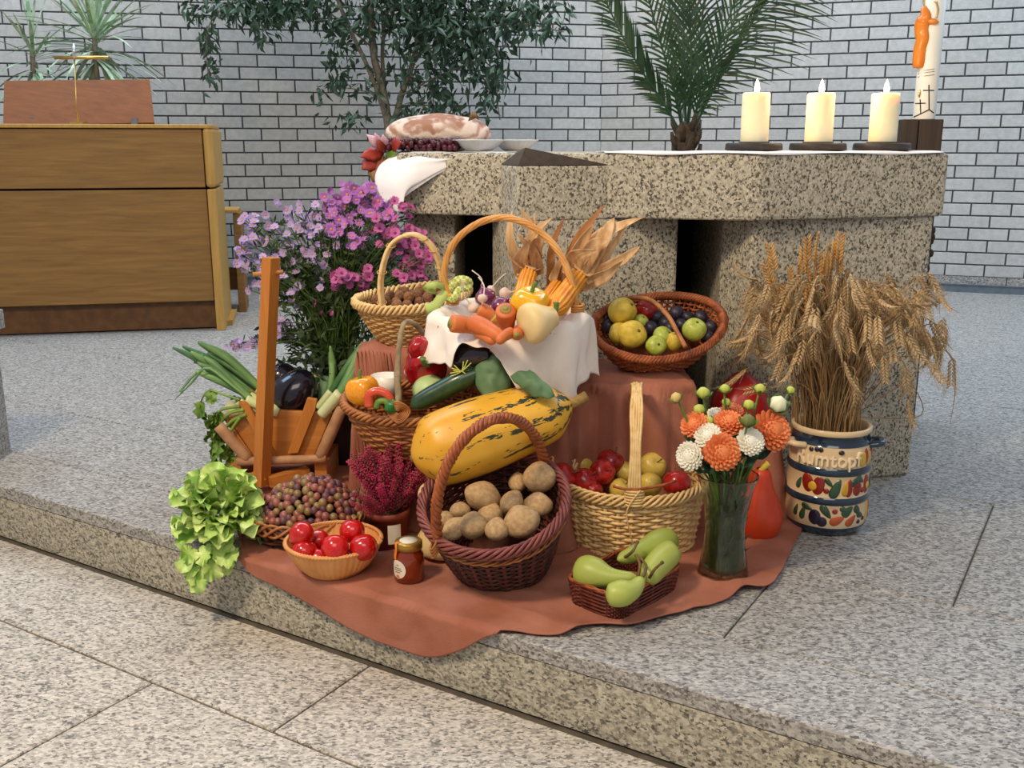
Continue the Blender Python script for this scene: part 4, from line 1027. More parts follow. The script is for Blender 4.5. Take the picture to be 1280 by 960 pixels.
carrot(inV(632, 386, .085), inV(634, 414, .02), .024, .017, 'thick carrot standing with its ringed crown up')
carrot(inV(617, 395, .055), inV(628, 408, .03), .016, .012, 'small yellow carrot left of the standing one', m_cyel)
carrot(inV(640, 415, .04), inV(622, 428, .03), .013, .011, 'short orange carrot below the standing one')
carrot(inV(646, 419, .04), inV(650, 412, .01), .014, .012, 'carrot seen end on beside the small squash')
carrot(inV(596, 412, .03), inV(618, 428, .02), .017, .013, 'shaded carrot beneath the diagonal one')
m_on = mat('purple_onion_skin', '5c1c40', '7c3058', sc_=14, stretch=(1, 1, .2), rough=.25, coat=.4)
m_gar = mat('garlic_skin', 'd0b4a0', 'e0cabc', sc_=20, rough=.5)
def bulb(name, mtl, c, r_, rot, lb, cat, tail):
    t_ = thing(name, lb, cat, c, rot)
    m = M().lathe([(.001, -.85), (.3, -.84), (.75, -.6), (1, -.1), (.98, .25), (.7, .62), (.32, .85), (.14, 1.1), (.1, 1.3)], 24, cap1=True, mod=(lambda th: 1+.05*np.cos(7*th)) if cat == 'garlic' else None)
    b = m.build('bulb', mtl, t_); b.scale = (r_,)*3
    m = M().tube(spline(tail, 10), .0016, 5); m.build('dry_stalk', m_label, t_)
bulb('red_onion', m_on, inV(607, 372, .06), .027, (0, -.3, 0), 'purple onion at the back left of the linen', 'onion', [(0, 0, .03), (.004, 0, .05), (-.012, 0, .075)])
bulb('red_onion', m_on, inV(627, 384, .055), .027, (.5, .6, 0), 'shiny purple onion behind the standing carrot', 'onion', [(0, 0, .03), (.004, 0, .035), (.006, 0, .04)])
bulb('garlic', m_gar, inV(603, 373, .09), .012, (2.6, 0, 0), 'tiny garlic head resting on the left purple onion', 'garlic', [(0, 0, .012), (.004, 0, -.03), (-.01, 0, -.055)])
bulb('garlic', m_gar, inV(631, 367, .06), .016, (.3, 1.3, 0), 'garlic head behind the onions by the corn', 'garlic', [(0, 0, .015), (.0, 0, .03), (.01, 0, .05)])
bulb('garlic', m_gar, inV(592, 385, .06), .014, (.3, -.5, 0), 'garlic head at the left behind the carrots', 'garlic', [(0, 0, .012), (-.004, 0, .04), (.012, 0, .08)])
bulb('garlic', m_gar, inV(614, 362, .05), .012, (.3, .5, 0), 'garlic head tucked at the far back of the linen', 'garlic', [(0, 0, .012), (.004, 0, .035), (.012, 0, .06)])
pepper(m_yp, inV(662, 380, .085), .047, (.32, .05, .4), 'bright yellow bell pepper in front of the corn cobs', .95)
a, b = inV(653, 408, .055), inV(694, 395, .065); cc = (a+b)/2
bs = thing('small_squash', 'small pale butternut squash with green stem on the linen', 'squash', cc)
spindle(M(), [a-cc, (b-a)*.02, b-cc], [.020, .044, .048, .042, .033, .026, .024], 34, 24).build('body', m_but, bs)
M().tube(spline([b-cc-Vector((.01, 0, 0)), b-cc+Vector((.0, -.01, .012)), b-cc+Vector((.002, -.01, .034))], 8), [.013, .010, .008, .007, .006, .006, .006, .008], 8).build('stem', m_gstem, bs)
# corn cobs
m_corn = mat('corn_kernel', 'd8840a', 'eca21a', sc_=30, rough=.3, coat=.3)
m_husk = mat('dry_husk', 'b88c5c', 'dcb88a', sc_=60, stretch=(1, 1, .12), rough=.75, bump=.2, bsc=60, rnd=.1)
m_husk2 = mat('brown_dry_husk', '8c5428', 'b07a44', sc_=9, rough=.75, bump=.2)
def corn(p0, p1, r_, lb, husks, bl):
    p0, p1 = Vector(p0), Vector(p1)
    t_ = thing('corn_cob', lb, 'corn', p1, group='dried corn cobs in the linen lined basket')
    d_ = (p1-p0); ln = d_.length; q = d_.to_track_quat('Z', 'Y').to_matrix()
    m = M(); nk, nr_ = 13, max(10, int(ln/.0078)); k = nr_*6+1; n = nk*4
    u = np.linspace(0, 1, k); th = np.arange(n)*2*PI/n
    env = r_*np.minimum(1, np.sqrt(np.clip(u*5, 0, 1)))*(1-.10*u)
    bump_ = np.abs(np.sin(th*nk/2))[None, :]**.5*np.abs(np.sin(u*nr_*PI))[:, None]**.9
    rad = env[:, None]*(.76+.24*bump_)
    V = np.stack([rad*np.cos(th), rad*np.sin(th), np.repeat((u*ln)[:, None], n, 1)], -1)
    V = V @ np.array(q).T+np.array(p0-p1)
    m.grid(V, cu=True, cap0=True, cap1=True); m.build('kernels', m_corn, t_)
    u_ = d_.normalized()
    for i, (ex, ey, eY, w_, brown, curl) in enumerate(husks):
        e = atY(ex, ey, eY)-p1; a = i*2.4
        off = (q @ Vector((math.cos(a), math.sin(a), 0)))*r_*.8
        sidev = e.cross(Vector((0, -1, 0))).normalized()
        mid = e*.5+off*1.3+Vector((0, 0, .01)); rows = []
        P = spline([off*1.05-u_*.012, off*1.15+u_*.02, mid, e], 14)
        for s in range(14):
            f = s/13.; w2 = .62*w_*(.55+.9*math.sin(PI*min(1, f*.8+.12)))*(1-f**6*.95)*.5; c = P[s]; tw = curl*f
            sv = np.array(sidev*math.cos(tw)+Vector((0, -1, 0))*math.sin(tw)); nv = np.array(Vector((0, -1, 0))*math.cos(tw)-sidev*math.sin(tw))
            rows.append([c+sv*w2*x+nv*(.35*w2*(x*x)+.10*w2*math.cos(x*11)+.12*w2*math.sin(f*9+x*2+i)) for x in (-1, -.75, -.5, -.25, 0, .25, .5, .75, 1)])
        o = M().grid(rows).jit(.0025, 40, i).build('husk_leaf', m_husk2 if brown else m_husk, t_)
        s_ = o.modifiers.new('solid', 'SOLIDIFY'); s_.thickness = .0008
corn(inV(645, 398, .06), atY(661, 342, 2.56), .025, 'left corn cob standing upright with husk fan', [(640, 263, 2.58, .03, 0, .3), (652, 262, 2.56, .034, 0, -.4), (668, 268, 2.54, .036, 0, .5), (690, 272, 2.54, .032, 0, .8), (646, 292, 2.54, .034, 0, 0), (662, 300, 2.52, .045, 0, .2), (676, 296, 2.53, .04, 0, -.3), (625, 312, 2.53, .006, 0, 0)], 0)
corn(inV(690, 392, .07), atY(723, 347, 2.52), .028, 'right thick corn cob with large splayed husk leaves', [(756, 256, 2.56, .034, 1, .6), (768, 272, 2.54, .045, 0, .3), (784, 280, 2.53, .04, 0, -.4), (804, 272, 2.54, .045, 0, .9), (800, 308, 2.50, .034, 0, .2), (742, 280, 2.52, .05, 0, -.3), (760, 300, 2.49, .05, 0, .3), (778, 326, 2.46, .04, 0, -.5), (748, 312, 2.47, .055, 0, .2)], 0)
corn(inV(676, 388, .05), atY(696, 358, 2.56), .022, 'middle corn cob half hidden behind the yellow pepper', [(706, 272, 2.60, .024, 1, .4), (722, 290, 2.58, .045, 1, -.5), (714, 306, 2.57, .03, 0, .3), (732, 318, 2.56, .03, 0, .3), (700, 322, 2.56, .018, 0, .1)], 0)

# ------------------------------------------------------------------ walnut basket
nc_ = atY(516, 373, 2.69)
B = Basket(.075, .055, .158, .098, .125, pw=.62, lift=lambda th: .010*np.cos(th)**2)
nb, NM = basket_thing('walnut_basket', 'pale oval wicker basket with braided rim full of walnuts', nc_, (-.05, -.16, 1), math.radians(18), B)
B.weave(nb, w_tan, 17, 34, .0038, .003)
B.rim(nb, w_light, .0075, .0048, 3, 22, flat=1.5)
NMi = NM.inverted(); nn_ = (NM.to_3x3() @ Vector((0, 0, 1))).normalized()
hp = spline([NMi @ atY(x, y, Y) for x, y, Y in ((479, 392, 2.63), (476, 350, 2.64), (488, 308, 2.655), (513, 293, 2.67), (535, 303, 2.68), (548, 325, 2.69), (553, 352, 2.70))], 60)
m = M()
for k in range(3): m.tube(hp+np.array([(k-1)*.0045, (k-1)*.004, 0]), .0052, 6)
m.build('handle', w_light, nb)
m = M()
for k in range(7):
    i = 4+k*8; c = hp[i]; M().tube([c+np.array([.013*math.cos(a), .011*math.sin(a), .004*math.sin(a)]) for a in np.linspace(0, 2*PI, 10)], .0016, 4).build('wrapping', w_tan, nb)
m_nut = mat('walnut_shell', '7c5030', 'a0704a', sc_=2.6, rough=.75, bump=.8, bsc=5, rnd=.18)
nut = None; pts = []
for layer, (n_, off, rx, ry) in enumerate(((60, -.022, .135, .075), (40, -.004, .11, .058), (16, .010, .07, .035))):
    k = 0; tr = 0
    while k < n_ and tr < 4000:
        tr += 1; a = R.uniform(0, 2*PI); q = math.sqrt(R.random()); p = Vector((rx*q*math.cos(a), ry*q*math.sin(a), .125+off+R.uniform(-.003, .003)))
        if any((p-x).length < .0255 for x in pts): continue
        pts.append(p); k += 1; wp_ = NM @ p; s_ = R.uniform(.0138, .0165)
        if not nut:
            def fn(A, T): return 1+.05*np.sin(5*T+3*A)+.04*np.cos(9*A), 0*A
            nut = put(M().blob((0, 0, 0), (1, 1, 1.12), 14, 10, fn), 'walnut', m_nut, wp_, s_, 'brown walnut heaped in the pale oval wicker basket', 'walnut', rr(), 'walnuts in the oval wicker basket')
        else: again(nut, wp_, s_, nut['label'], rr())
# checked ribbon
m_rib = bpy.data.materials.new('checked_ribbon'); m_rib.use_nodes = True
_N = m_rib.node_tree.nodes; _c = _N.new('ShaderNodeTexChecker'); _c.inputs['Scale'].default_value = 130; _c.inputs['Color1'].default_value = L('a8b848'); _c.inputs['Color2'].default_value = L('dce0a0')
_t = _N.new('ShaderNodeTexCoord'); m_rib.node_tree.links.new(_t.outputs['Object'], _c.inputs[0]); m_rib.node_tree.links.new(_c.outputs[0], _N['Principled BSDF'].inputs['Base Color'])
_N['Principled BSDF'].inputs['Roughness'].default_value = .8
rb = thing('ribbon_bow', 'yellow green checked ribbon tied between the two handles', 'ribbon', atY(560, 366, 2.52))
rc = atY(560, 366, 2.52)
def band(pts, w_, mtl, name, wd=(0, 0, 1)):
    P = spline([atY(x, y, Y)-rc for x, y, Y in pts], 16); rows = []
    T = np.gradient(P, axis=0)
    for k in range(16):
        s_ = Vector(T[k]).cross(Vector((0, -1, .3))).normalized(); rows.append([tuple(Vector(P[k])-s_*w_/2), tuple(Vector(P[k])+s_*w_/2)])
    o = M().grid(rows).build(name, mtl, rb); x = o.modifiers.new('s', 'SOLIDIFY'); x.thickness = .001
m_rl = mat('light_green_ribbon', 'a4b85c', 'b8c874', sc_=20, rough=.7)
band([(562, 362, 2.52), (552, 372, 2.50), (544, 382, 2.50), (532, 388, 2.52)], .026, m_rl, 'ribbon_tail')
band([(558, 360, 2.52), (545, 356, 2.49), (532, 360, 2.50), (545, 364, 2.51)], .016, m_rl, 'ribbon_loop')
band([(558, 366, 2.52), (566, 374, 2.49), (574, 362, 2.50), (584, 360, 2.52)], .018, m_rib, 'ribbon_loop')
band([(560, 366, 2.52), (572, 350, 2.50), (586, 352, 2.50), (584, 362, 2.50)], .020, m_rib, 'ribbon_loop')
M().blob((0, 0, 0), (.009, .008, .009), 10, 8).build('knot', m_rl, rb)

# ------------------------------------------------------------------ fruit basket
fc = atY(822, 409, 2.60)
B = Basket(.10, .07, .176, .128, .10, pw=.6, lift=lambda th: .014*np.cos(th)**2)
fn_ = Vector((-.04, -.50, .86)).normalized()
fb, FM = basket_thing('fruit_basket', 'chestnut brown oval basket tipped forward with quinces and plums', fc, fn_, math.radians(12), B)
B.weave(fb, w_brown, 9, 64, .0038, .003, sr=.0032, smt=w_brown)
B.rim(fb, w_brown, .0075, .0062, 4, 30, flat=1.2)
FMi = FM.inverted()
M().tube(spline([FMi @ atY(x, y, Y) for x, y, Y in ((775, 374, 2.70), (795, 372, 2.64), (815, 376, 2.60), (835, 395, 2.54), (848, 418, 2.50), (857, 434, 2.47))], 40), .0062, 8).build('handle', w_orange, fb)
m_qu = mat('quince_skin', 'c0a030', 'd4ba48', sc_=2.5, rough=.5, bump=.06, rnd=.05); m_ga = mat('green_apple_skin', '98a838', 'b8bc58', sc_=2.5, rough=.35, rnd=.04)
m_plum = mat('plum_skin', '1a1420', '342a38', sc_=3, rough=.4, rnd=.3)
def inF(px, py, off): return atP(px, py, fc+fn_*off, fn_)
def fruit(name, mtl, c, r_, sc3, rot, lb, cat, group=None):
    t_ = thing(name, lb, cat, c, rot, group)
    b = round_fruit(.22, .04, 4, 1).build('body', mtl, t_); b.scale = tuple(r_*x for x in sc3)
    M().blob((0, 0, r_*sc3[2]*.80), (r_*.13, r_*.13, r_*.09), 8, 6).build('blossom_end', m_stem, t_)
    return t_
fruit('quince', m_qu, inF(778, 389, .035), .036, (1, 1, 1.12), (.5, .8, .2), 'tall yellow quince highest at the left of the tipped basket', 'quince')
fruit('quince', m_qu, inF(790, 418, .020), .037, (1.05, 1, 1), (1.0, .5, .3), 'lumpy yellow quince at the front left with a brown eye', 'quince')
fruit('quince', m_qu, inF(775, 417, .008), .030, (1, 1, 1.05), (.9, -.5, .3), 'greener quince half hidden left of the lumpy one', 'quince')
fruit('green_apple', m_ga, inF(868, 412, .022), .032, (1, 1, .95), (.5, .1, .2), 'round green apple alone on the right over the plums', 'apple')
fruit('green_apple', m_ga, inF(829, 421, .008), .028, (1, 1, .95), (.9, 0, 1), 'yellow green apple left of the thin handle foot', 'apple')
fruit('green_apple', m_qu, inF(842, 427, .006), .022, (1, 1, 1.25), (.3, .1, .2), 'oval yellow apple touching the thin handle foot', 'apple')
fruit('green_apple', m_ga, inF(820, 432, .012), .027, (1, 1, .9), (1.2, .1, .2), 'pale green apple lowest at the front rim', 'apple')
fruit('green_apple', m_ga, inF(801, 402, .004), .021, (1, 1, .95), (.5, .4, .2), 'small green apple wedged behind the two quinces', 'apple')
apple(m_apr, inF(808, 388, -.004), .032, (.5, .2, 1), 'dark red apple at the back behind the thin handle', None)
pl = None
for px, py, off in ((814, 411, -.005), (832, 405, -.005), (845, 392, -.01), (860, 398, -.012), (876, 397, -.012), (888, 410, -.008), (822, 397, -.012), (838, 412, -.008), (852, 407, -.01), (884, 422, .0), (804, 416, -.012), (760, 408, -.012), (757, 398, -.02)):
    p = inF(px, py, off)
    if not pl: pl = put(M().blob((0, 0, 0), (1, 1, 1.15), 16, 12, lambda A, T: (1-.05*np.exp(-(T-3)**2*4), 0)), 'plum', m_plum, p, .0195, 'dark blue plum among the fruit in the tipped brown basket', 'plum', rr(), 'plums in the tipped brown basket')
    else: again(pl, p, .0195*R.uniform(.92, 1.05), pl['label'], rr())

# ------------------------------------------------------------------ wooden cradle trough
Yc = 2.80
def cw(px, py, Y=Yc): return atY(px, py, Y)
kc = cw(352, 580); K0 = Vector((kc.x, Yc, 0))
cr_ = thing('wooden_trough', 'orange pine trough of boards with one tall square post', 'trough', K0)
def plank(name, pts, th, mtl, d=(0, 1, 0)):
    """flat board from corner points, given thickness along d"""
    P = [Vector(p)-K0 for p in pts]; D = Vector(d)*th; n = len(P)
    V = [tuple(p) for p in P]+[tuple(p+D) for p in P]
    F = [tuple(range(n-1, -1, -1)), tuple(range(n, 2*n))]+[(i, (i+1) % n, n+(i+1) % n, n+i) for i in range(n)]
    o = M().poly(V, F).build(name, mtl, cr_, smooth=False); b = o.modifiers.new('bevel', 'BEVEL'); b.width = .003; b.segments = 2; return o
plank('front_board', [cw(284, 521), cw(352, 513), cw(415, 517), cw(392, 572), cw(318, 572)], .018, m_pine)
plank('back_board', [cw(282, 517, 3.0), cw(352, 511, 3.0), cw(424, 514, 3.0), cw(398, 562, 3.0), cw(315, 562, 3.0)], .018, m_pine)
plank('side_board', [cw(284, 523), cw(318, 572), cw(315, 562, 3.0), cw(282, 517, 3.0)], .016, m_pine, (-1, 0, .4))
plank('side_board', [cw(415, 519), cw(392, 572), cw(398, 562, 3.0), cw(424, 514, 3.0)], .016, m_pine, (1, 0, .4))
plank('bottom_board', [cw(318, 571), cw(392, 571), cw(398, 563, 3.0), cw(315, 563, 3.0)], .016, m_pine, (0, 0, -1))
plank('slat', [cw(297, 503, 2.78), cw(306, 501, 2.78), cw(312, 508, 2.78), cw(346, 572, 2.78), cw(334, 572, 2.78)], .014, m_pinez)
plank('slat', [cw(384, 497, 2.78), cw(396, 499, 2.78), cw(394, 512, 2.78), cw(372, 567, 2.78), cw(359, 568, 2.78)], .014, m_pinez)
for a, b in ((cw(273, 532, 2.77), cw(312, 576, 2.77)), (cw(428, 508, 2.77), cw(400, 572, 2.77))):
    d = (b-a); P = [tuple(a+d*t-K0) for t in np.linspace(0, 1, 8)]
    M().tube(P, .017, 10).jit(.0015, 30).build('side_rail', m_log, cr_)
a, b = cw(297, 577, 2.765), cw(408, 573, 2.765)
M().tube([tuple(a+(b-a)*t-K0) for t in np.linspace(0, 1, 10)], .013, 10).jit(.0015, 30).build('cross_rail', m_log, cr_)
a, b = cw(327, 606, 2.73), cw(339, 322, 2.73); d = (b-a)
M().box(tuple((a+b)/2-K0), (.042, .03, d.length), d.to_track_quat('Z', 'Y').to_matrix().to_4x4() @ Matrix.Rotation(math.radians(-25), 4, 'Z') @ Matrix.Rotation(0, 4, 'X')).build('post', m_pinez, cr_, smooth=False)
a, b = cw(316, 343, 2.72), cw(354, 340, 2.735); M().tube([tuple(a-K0), tuple(b-K0)], .006, 8).build('peg', m_pine, cr_)
fz = lambda p, z=.0: Vector((p.x, p.y, z))
for (x0, y0, Ya), (x1, y1, Yb) in (((304, 604, 2.72), (330, 592, 2.73)), ((336, 602, 2.73), (385, 590, 2.80))):
    a, b = cw(x0, y0, Ya), cw(x1, y1, Yb); d = b-a
    M().box(tuple((a+b)/2-K0), (d.length, .03, .03), d.to_track_quat('X', 'Z').to_matrix().to_4x4()).build('foot', m_pine, cr_, smooth=False)
for x_ in (300, 405):
    a, b = cw(x_, 585, 2.83), cw(x_, 585, 2.83); M().box((a.x-K0.x, .08, .045), (.035, .2, .09)).build('foot', m_pine, cr_, smooth=False)
# leeks and their like
m_leek = mat('leek_leaf', '3c6a3c', '7ca05c', sc_=7, stretch=(1, 1, 1), rough=.45, rnd=.12); m_leekw = mat('leek_shank', 'c8d08c', 'dce0b0', sc_=8, rough=.4)
def leek(lb, shank, leaves, r_=.013, lw=.8):
    c = Vector(shank[0]); t_ = thing('leek', lb, 'leek', c)
    M().tube([tuple(Vector(p)-c) for p in spline(shank, 10)], np.linspace(r_, r_*1.1, 10), 12).build('shank', m_leekw, t_)
    for P in leaves+[[Vector(p)+Vector((R.uniform(-.012, .012), R.uniform(-.01, .02), R.uniform(-.016, .016)))*(1+i_) for i_, p in enumerate(P)] for P in leaves]:
        lw = .25 if len(P) > 2 else .8
        Q = spline([Vector(shank[-1])+(Vector(shank[-2])-Vector(shank[-1]))*.2]+list(P), 14)-np.array(c); rows = []
        for k in range(14):
            f = k/13.; w_ = r_*lw*(1.0 if f < .7 else 1-.7*(f-.7)/.3); T = Q[min(13, k+1)]-Q[max(0, k-1)]; s = Vector(T).cross(Vector((.1, -1, .2))).normalized(); n2 = Vector((0, -1, 0))
            rows.append([tuple(Vector(Q[k])+s*w_*x-n2*(.5*w_*x*x)) for x in (-1, -.5, 0, .5, 1)])
        o = M().grid(rows).build('leaf', m_leek, t_); sd = o.modifiers.new('s', 'SOLIDIFY'); sd.thickness = .002
lk = [('topmost leek of the bundle pointing up left from the trough', [(345, 498), (322, 485)], [[(285, 450), (247, 427)], [(290, 452), (262, 432)]]),
      ('second leek of the bundle with the longest flat leaves', [(345, 506), (318, 492)], [[(275, 458), (228, 433)], [(280, 462), (250, 445)]]),
      ('third leek of the bundle with a blunt dark cut end', [(346, 512), (312, 496)], [[(280, 475), (246, 453)], [(270, 462), (238, 440)]]),
      ('lowest leek of the bundle with one thin leaf bent to the floor', [(348, 516), (308, 500)], [[(285, 478), (258, 460), (240, 478), (219, 499)], [(278, 470), (248, 455)]])]
for i, (lb, sh, lv2) in enumerate(lk):
    Y = 2.84+.02*i if i < 2 else 2.86-.02*i
    leek(lb, [cw(x, y, Y) for x, y in sh], [[cw(x, y, Y+.01*j) for x, y in q] for j, q in enumerate(lv2)], .014)
leek('leek leaning to the right out of the trough beside the orange pepper', [cw(402, 518, 2.78), cw(425, 492, 2.76)], [[cw(448, 462, 2.76), cw(468, 425, 2.78)], [cw(440, 462, 2.80), cw(452, 432, 2.82)]], .016)
leek('second leek leaning right behind the cauliflower', [cw(398, 510, 2.86), cw(414, 490, 2.86)], [[cw(432, 462, 2.86), cw(446, 438, 2.88)], [cw(415, 465, 2.88), cw(412, 440, 2.9)]], .012)
# aubergines, cauliflower, root vegetables
def aub(path, rads, lb):
    c = sum(path, Vector())/len(path); t_ = thing('aubergine', lb, 'aubergine', c)
    spindle(M(), [p-c for p in path], rads, 28, 22).build('body', m_egg, t_)
    d = (path[-1]-path[-2]).normalized(); M().tube([tuple(path[-1]-c-d*.01), tuple(path[-1]-c+d*.012), tuple(path[-1]-c+d*.03)], [.022, .012, .007], 8).build('stem', m_gstem, t_)
aub([cw(352, 510, 2.87), cw(362, 496, 2.87), cw(378, 482, 2.88), cw(388, 478, 2.90)], [.045, .062, .062, .05, .03], 'large glossy aubergine in the trough right of the post')
aub([cw(368, 480, 2.96), cw(350, 472, 2.96), cw(338, 466, 2.96)], [.035, .048, .046, .03], 'second aubergine lying behind the large one')
m_caul = mat('cauliflower_curd', 'dcd0a4', 'e8e0bc', sc_=60, rough=.8, bump=.3)
cf = thing('cauliflower', 'creamy cauliflower with green outer leaves at the right of the trough', 'cauliflower', cw(388, 486, 2.97))
m = M()
for k in range(60):
    a = k*2.4; el = math.acos(1-k/70.); p = Vector((math.sin(el)*math.cos(a), math.sin(el)*math.sin(a), math.cos(el)))*.042
    m.blob(p, (.011, .011, .010), 7, 5)
m.build('curd', m_caul, cf)['kind'] = 'stuff'
for pts in ([[(398, 505, -.03), (404, 512, -.05), (414, 512, -.03)], [(396, 488, -.05), (408, 490, -.08), (424, 490, -.04)], [(400, 470, -.01), (410, 468, -.03), (424, 474, 0)]], [[(372, 500, .0), (376, 505, -.02), (384, 508, 0)], [(366, 488, 0), (372, 488, -.03), (380, 490, 0)], [(364, 472, .02), (370, 470, 0), (378, 474, .02)]]):
    o = M().grid(bez([[cw(x, y, 2.93+d_)-Vector(cf.location) for x, y, d_ in r] for r in pts], 12, 12)).jit(.003, 40).build('leaf', m_cab, cf); s = o.modifiers.new('s', 'SOLIDIFY'); s.thickness = .002
def root(name, cat, p0, p1, rads, mtl, lb, crown=m_gstem):
    c = (p0+p1)/2; t_ = thing(name, lb, cat, c)
    spindle(M(), [p0-c, (p0+p1)/2-c, p1-c], rads, 24, 16).build('root', mtl, t_)
    d = (p0-p1).normalized(); M().tube([tuple(p0-c-d*.004), tuple(p0-c+d*.008)], [rads[0]*.6, rads[0]*.3], 8).build('crown', crown, t_)
m_par = mat('parsnip_skin', 'd8cc90', 'e4dcb0', sc_=12, rough=.6)
root('carrot', 'carrot', cw(308, 488, 2.86), cw(328, 520, 2.86), [.016, .020, .018, .014], m_car, 'pale carrot crown up between the leeks and post', m_crown)
root('carrot', 'carrot', cw(318, 494, 2.83), cw(334, 524, 2.83), [.016, .020, .018, .014], m_car, 'carrot just left of the tall post in the trough', m_crown)
root('turnip', 'turnip', cw(298, 500, 2.83), cw(326, 530, 2.84), [.020, .028, .026, .018], m_par, 'cream turnip with greenish top at the left of the trough')
root('celeriac', 'celeriac', cw(292, 498, 2.90), cw(302, 528, 2.90), [.022, .034, .034, .022], m_par, 'pale celery root at the left end of the trough')
root('leek_root', 'leek', cw(308, 506, 2.80), cw(338, 520, 2.82), [.009, .011, .011, .010], m_leekw, 'short white leek shank over the front board', m_par)
# celery greens hanging over the left side
m_cel = mat('celery_green', '4c7428', '88a848', sc_=16, rough=.45, rnd=.15)
ce = thing('celery_bunch', 'limp green celery tops hanging from the trough down to the floor', 'celery', cw(280, 520, 2.80))
c0_ = Vector(ce.location)
for pts, r_ in (([(300, 500), (282, 494), (262, 488), (252, 500), (250, 515)], .004), ([(305, 512), (285, 518), (270, 540), (266, 570), (264, 600)], .006), ([(308, 518), (288, 528), (276, 550), (276, 580), (274, 604)], .006), ([(300, 508), (278, 512), (268, 524), (264, 550)], .005), ([(300, 522), (286, 545), (286, 575), (284, 604)], .005)):
    P = spline([cw(x, y, 2.78+.01*i)-c0_ for i, (x, y) in enumerate(pts)], 24)
    s0 = M().tube(P, np.linspace(r_, r_*.5, 24), 7).build('stalk', m_cel, ce)
    for k in range(5 if r_ < .0045 else 12):
        u = .45+.55*R.random(); p = P[int(u*23)]; V = []; s_ = R.uniform(.018, .032); az = R.uniform(0, 6)
        for i in range(7):
            f = i/6.; w_ = s_*.7*math.sin(PI*min(1, f*.9+.08)); row = []
            for x in (-1, -.5, 0, .5, 1): row.append((x*w_*(1+.2*math.cos(i*3)), 0+.006*math.sin(i*2.5+x*4), -f*s_*1.7+.004*math.sin(x*6+i)))
            V.append(row)
        V = np.array(V) @ np.array(Euler((R.uniform(-.5, .5), R.uniform(-.6, .6), az)).to_matrix()).T+p
        o = M().grid(V).build('leaf', m_cel, s0)

# ------------------------------------------------------------------ asters
m_lil = mat('lilac_petal', 'a08cc4', 'c0a8d8', sc_=30, rough=.6, rnd=.12); m_mag = mat('magenta_petal', 'a84888', 'cc6ca8', sc_=30, rough=.6, rnd=.14); m_pur = mat('violet_pink_petal', '9c5cb0', 'c47cc8', sc_=30, rough=.6, rnd=.12)
m_cen = mat('aster_centre', 'b87838', 'd8a850', sc_=60, rough=.8); m_cend = mat('dark_aster_centre', '6c2440', '8c3c50', sc_=60, rough=.8)
asb = atY(425, 545, 3.06)
ast = thing('aster_bouquet', 'large loose bouquet of lilac and magenta asters at the altar corner', 'flowers', (asb.x, asb.y, 0))
O0 = Vector(ast.location)
M().lathe([(.001, 0), (.075, 0), (.085, .1), (.07, .25), (.075, .30), (.07, .30), (.065, .25), (.001, .24)], 32).build('vase', mat('dark_stoneware', '2c2c28', '3c3a34', rough=.4), ast)
def daisy(np_, mtl, mc, r_=1.0):
    m = M()
    for k in range(np_):
        a = 2*PI*k/np_+R.uniform(-.08, .08); ln = r_*R.uniform(.85, 1.05); w_ = r_*.17; up = R.uniform(.1, .35)
        d = Vector((math.cos(a), math.sin(a), 0)); s = Vector((-math.sin(a), math.cos(a), 0))
        m.poly([tuple(d*.2*r_-s*w_*.4), tuple(d*.2*r_+s*w_*.4), tuple(d*ln*.65+s*w_+Vector((0, 0, up*.6*r_))), tuple(d*ln+Vector((0, 0, up*r_*.8))), tuple(d*ln*.65-s*w_+Vector((0, 0, up*.6*r_)))], [(0, 1, 2, 4), (4, 2, 3)])
    m.blob((0, 0, .05*r_), (.24*r_, .24*r_, .14*r_), 10, 5, mi=1)
    return m.build('flower_head', [mtl, mc], ast, smooth=False)
ds = {'l': daisy(16, m_lil, m_cen), 'm': daisy(18, m_mag, m_cend), 'p': daisy(18, m_pur, m_cen)}
used = set(); tips = []
CL = [('l', 318, 290, 14, 18, 17, 3.0), ('l', 308, 320, 11, 14, 10, 3.0), ('l', 345, 305, 16, 20, 17, 3.05), ('l', 355, 340, 14, 16, 12, 3.0), ('l', 378, 275, 18, 16, 18, 3.05), ('l', 400, 300, 18, 16, 17, 3.0), ('l', 340, 330, 12, 14, 10, 2.95), ('l', 396, 345, 10, 16, 7, 3.0), ('l', 325, 360, 16, 10, 7, 3.0), ('l', 372, 370, 10, 12, 6, 2.98),
      ('p', 420, 258, 18, 12, 17, 3.0), ('p', 452, 242, 20, 8, 20, 2.98), ('p', 470, 262, 16, 10, 16, 2.95), ('p', 430, 280, 16, 12, 12, 2.95), ('m', 478, 285, 14, 10, 12, 2.92), ('p', 445, 300, 10, 10, 6, 2.95), ('m', 505, 305, 16, 16, 15, 2.90), ('m', 520, 325, 16, 16, 15, 2.90), ('m', 512, 345, 16, 12, 9, 2.92), ('m', 440, 352, 18, 9, 14, 2.90), ('m', 455, 340, 10, 8, 5, 2.90), ('m', 425, 345, 8, 8, 5, 2.9), ('m', 500, 262, 16, 12, 4, 2.90),
      ('l', 300, 432, 9, 4, 6, 2.98), ('l', 320, 428, 8, 6, 5, 2.98), ('l', 352, 410, 12, 12, 9, 2.98), ('m', 400, 392, 8, 10, 6, 2.95), ('l', 362, 420, 8, 6, 4, 2.98)]
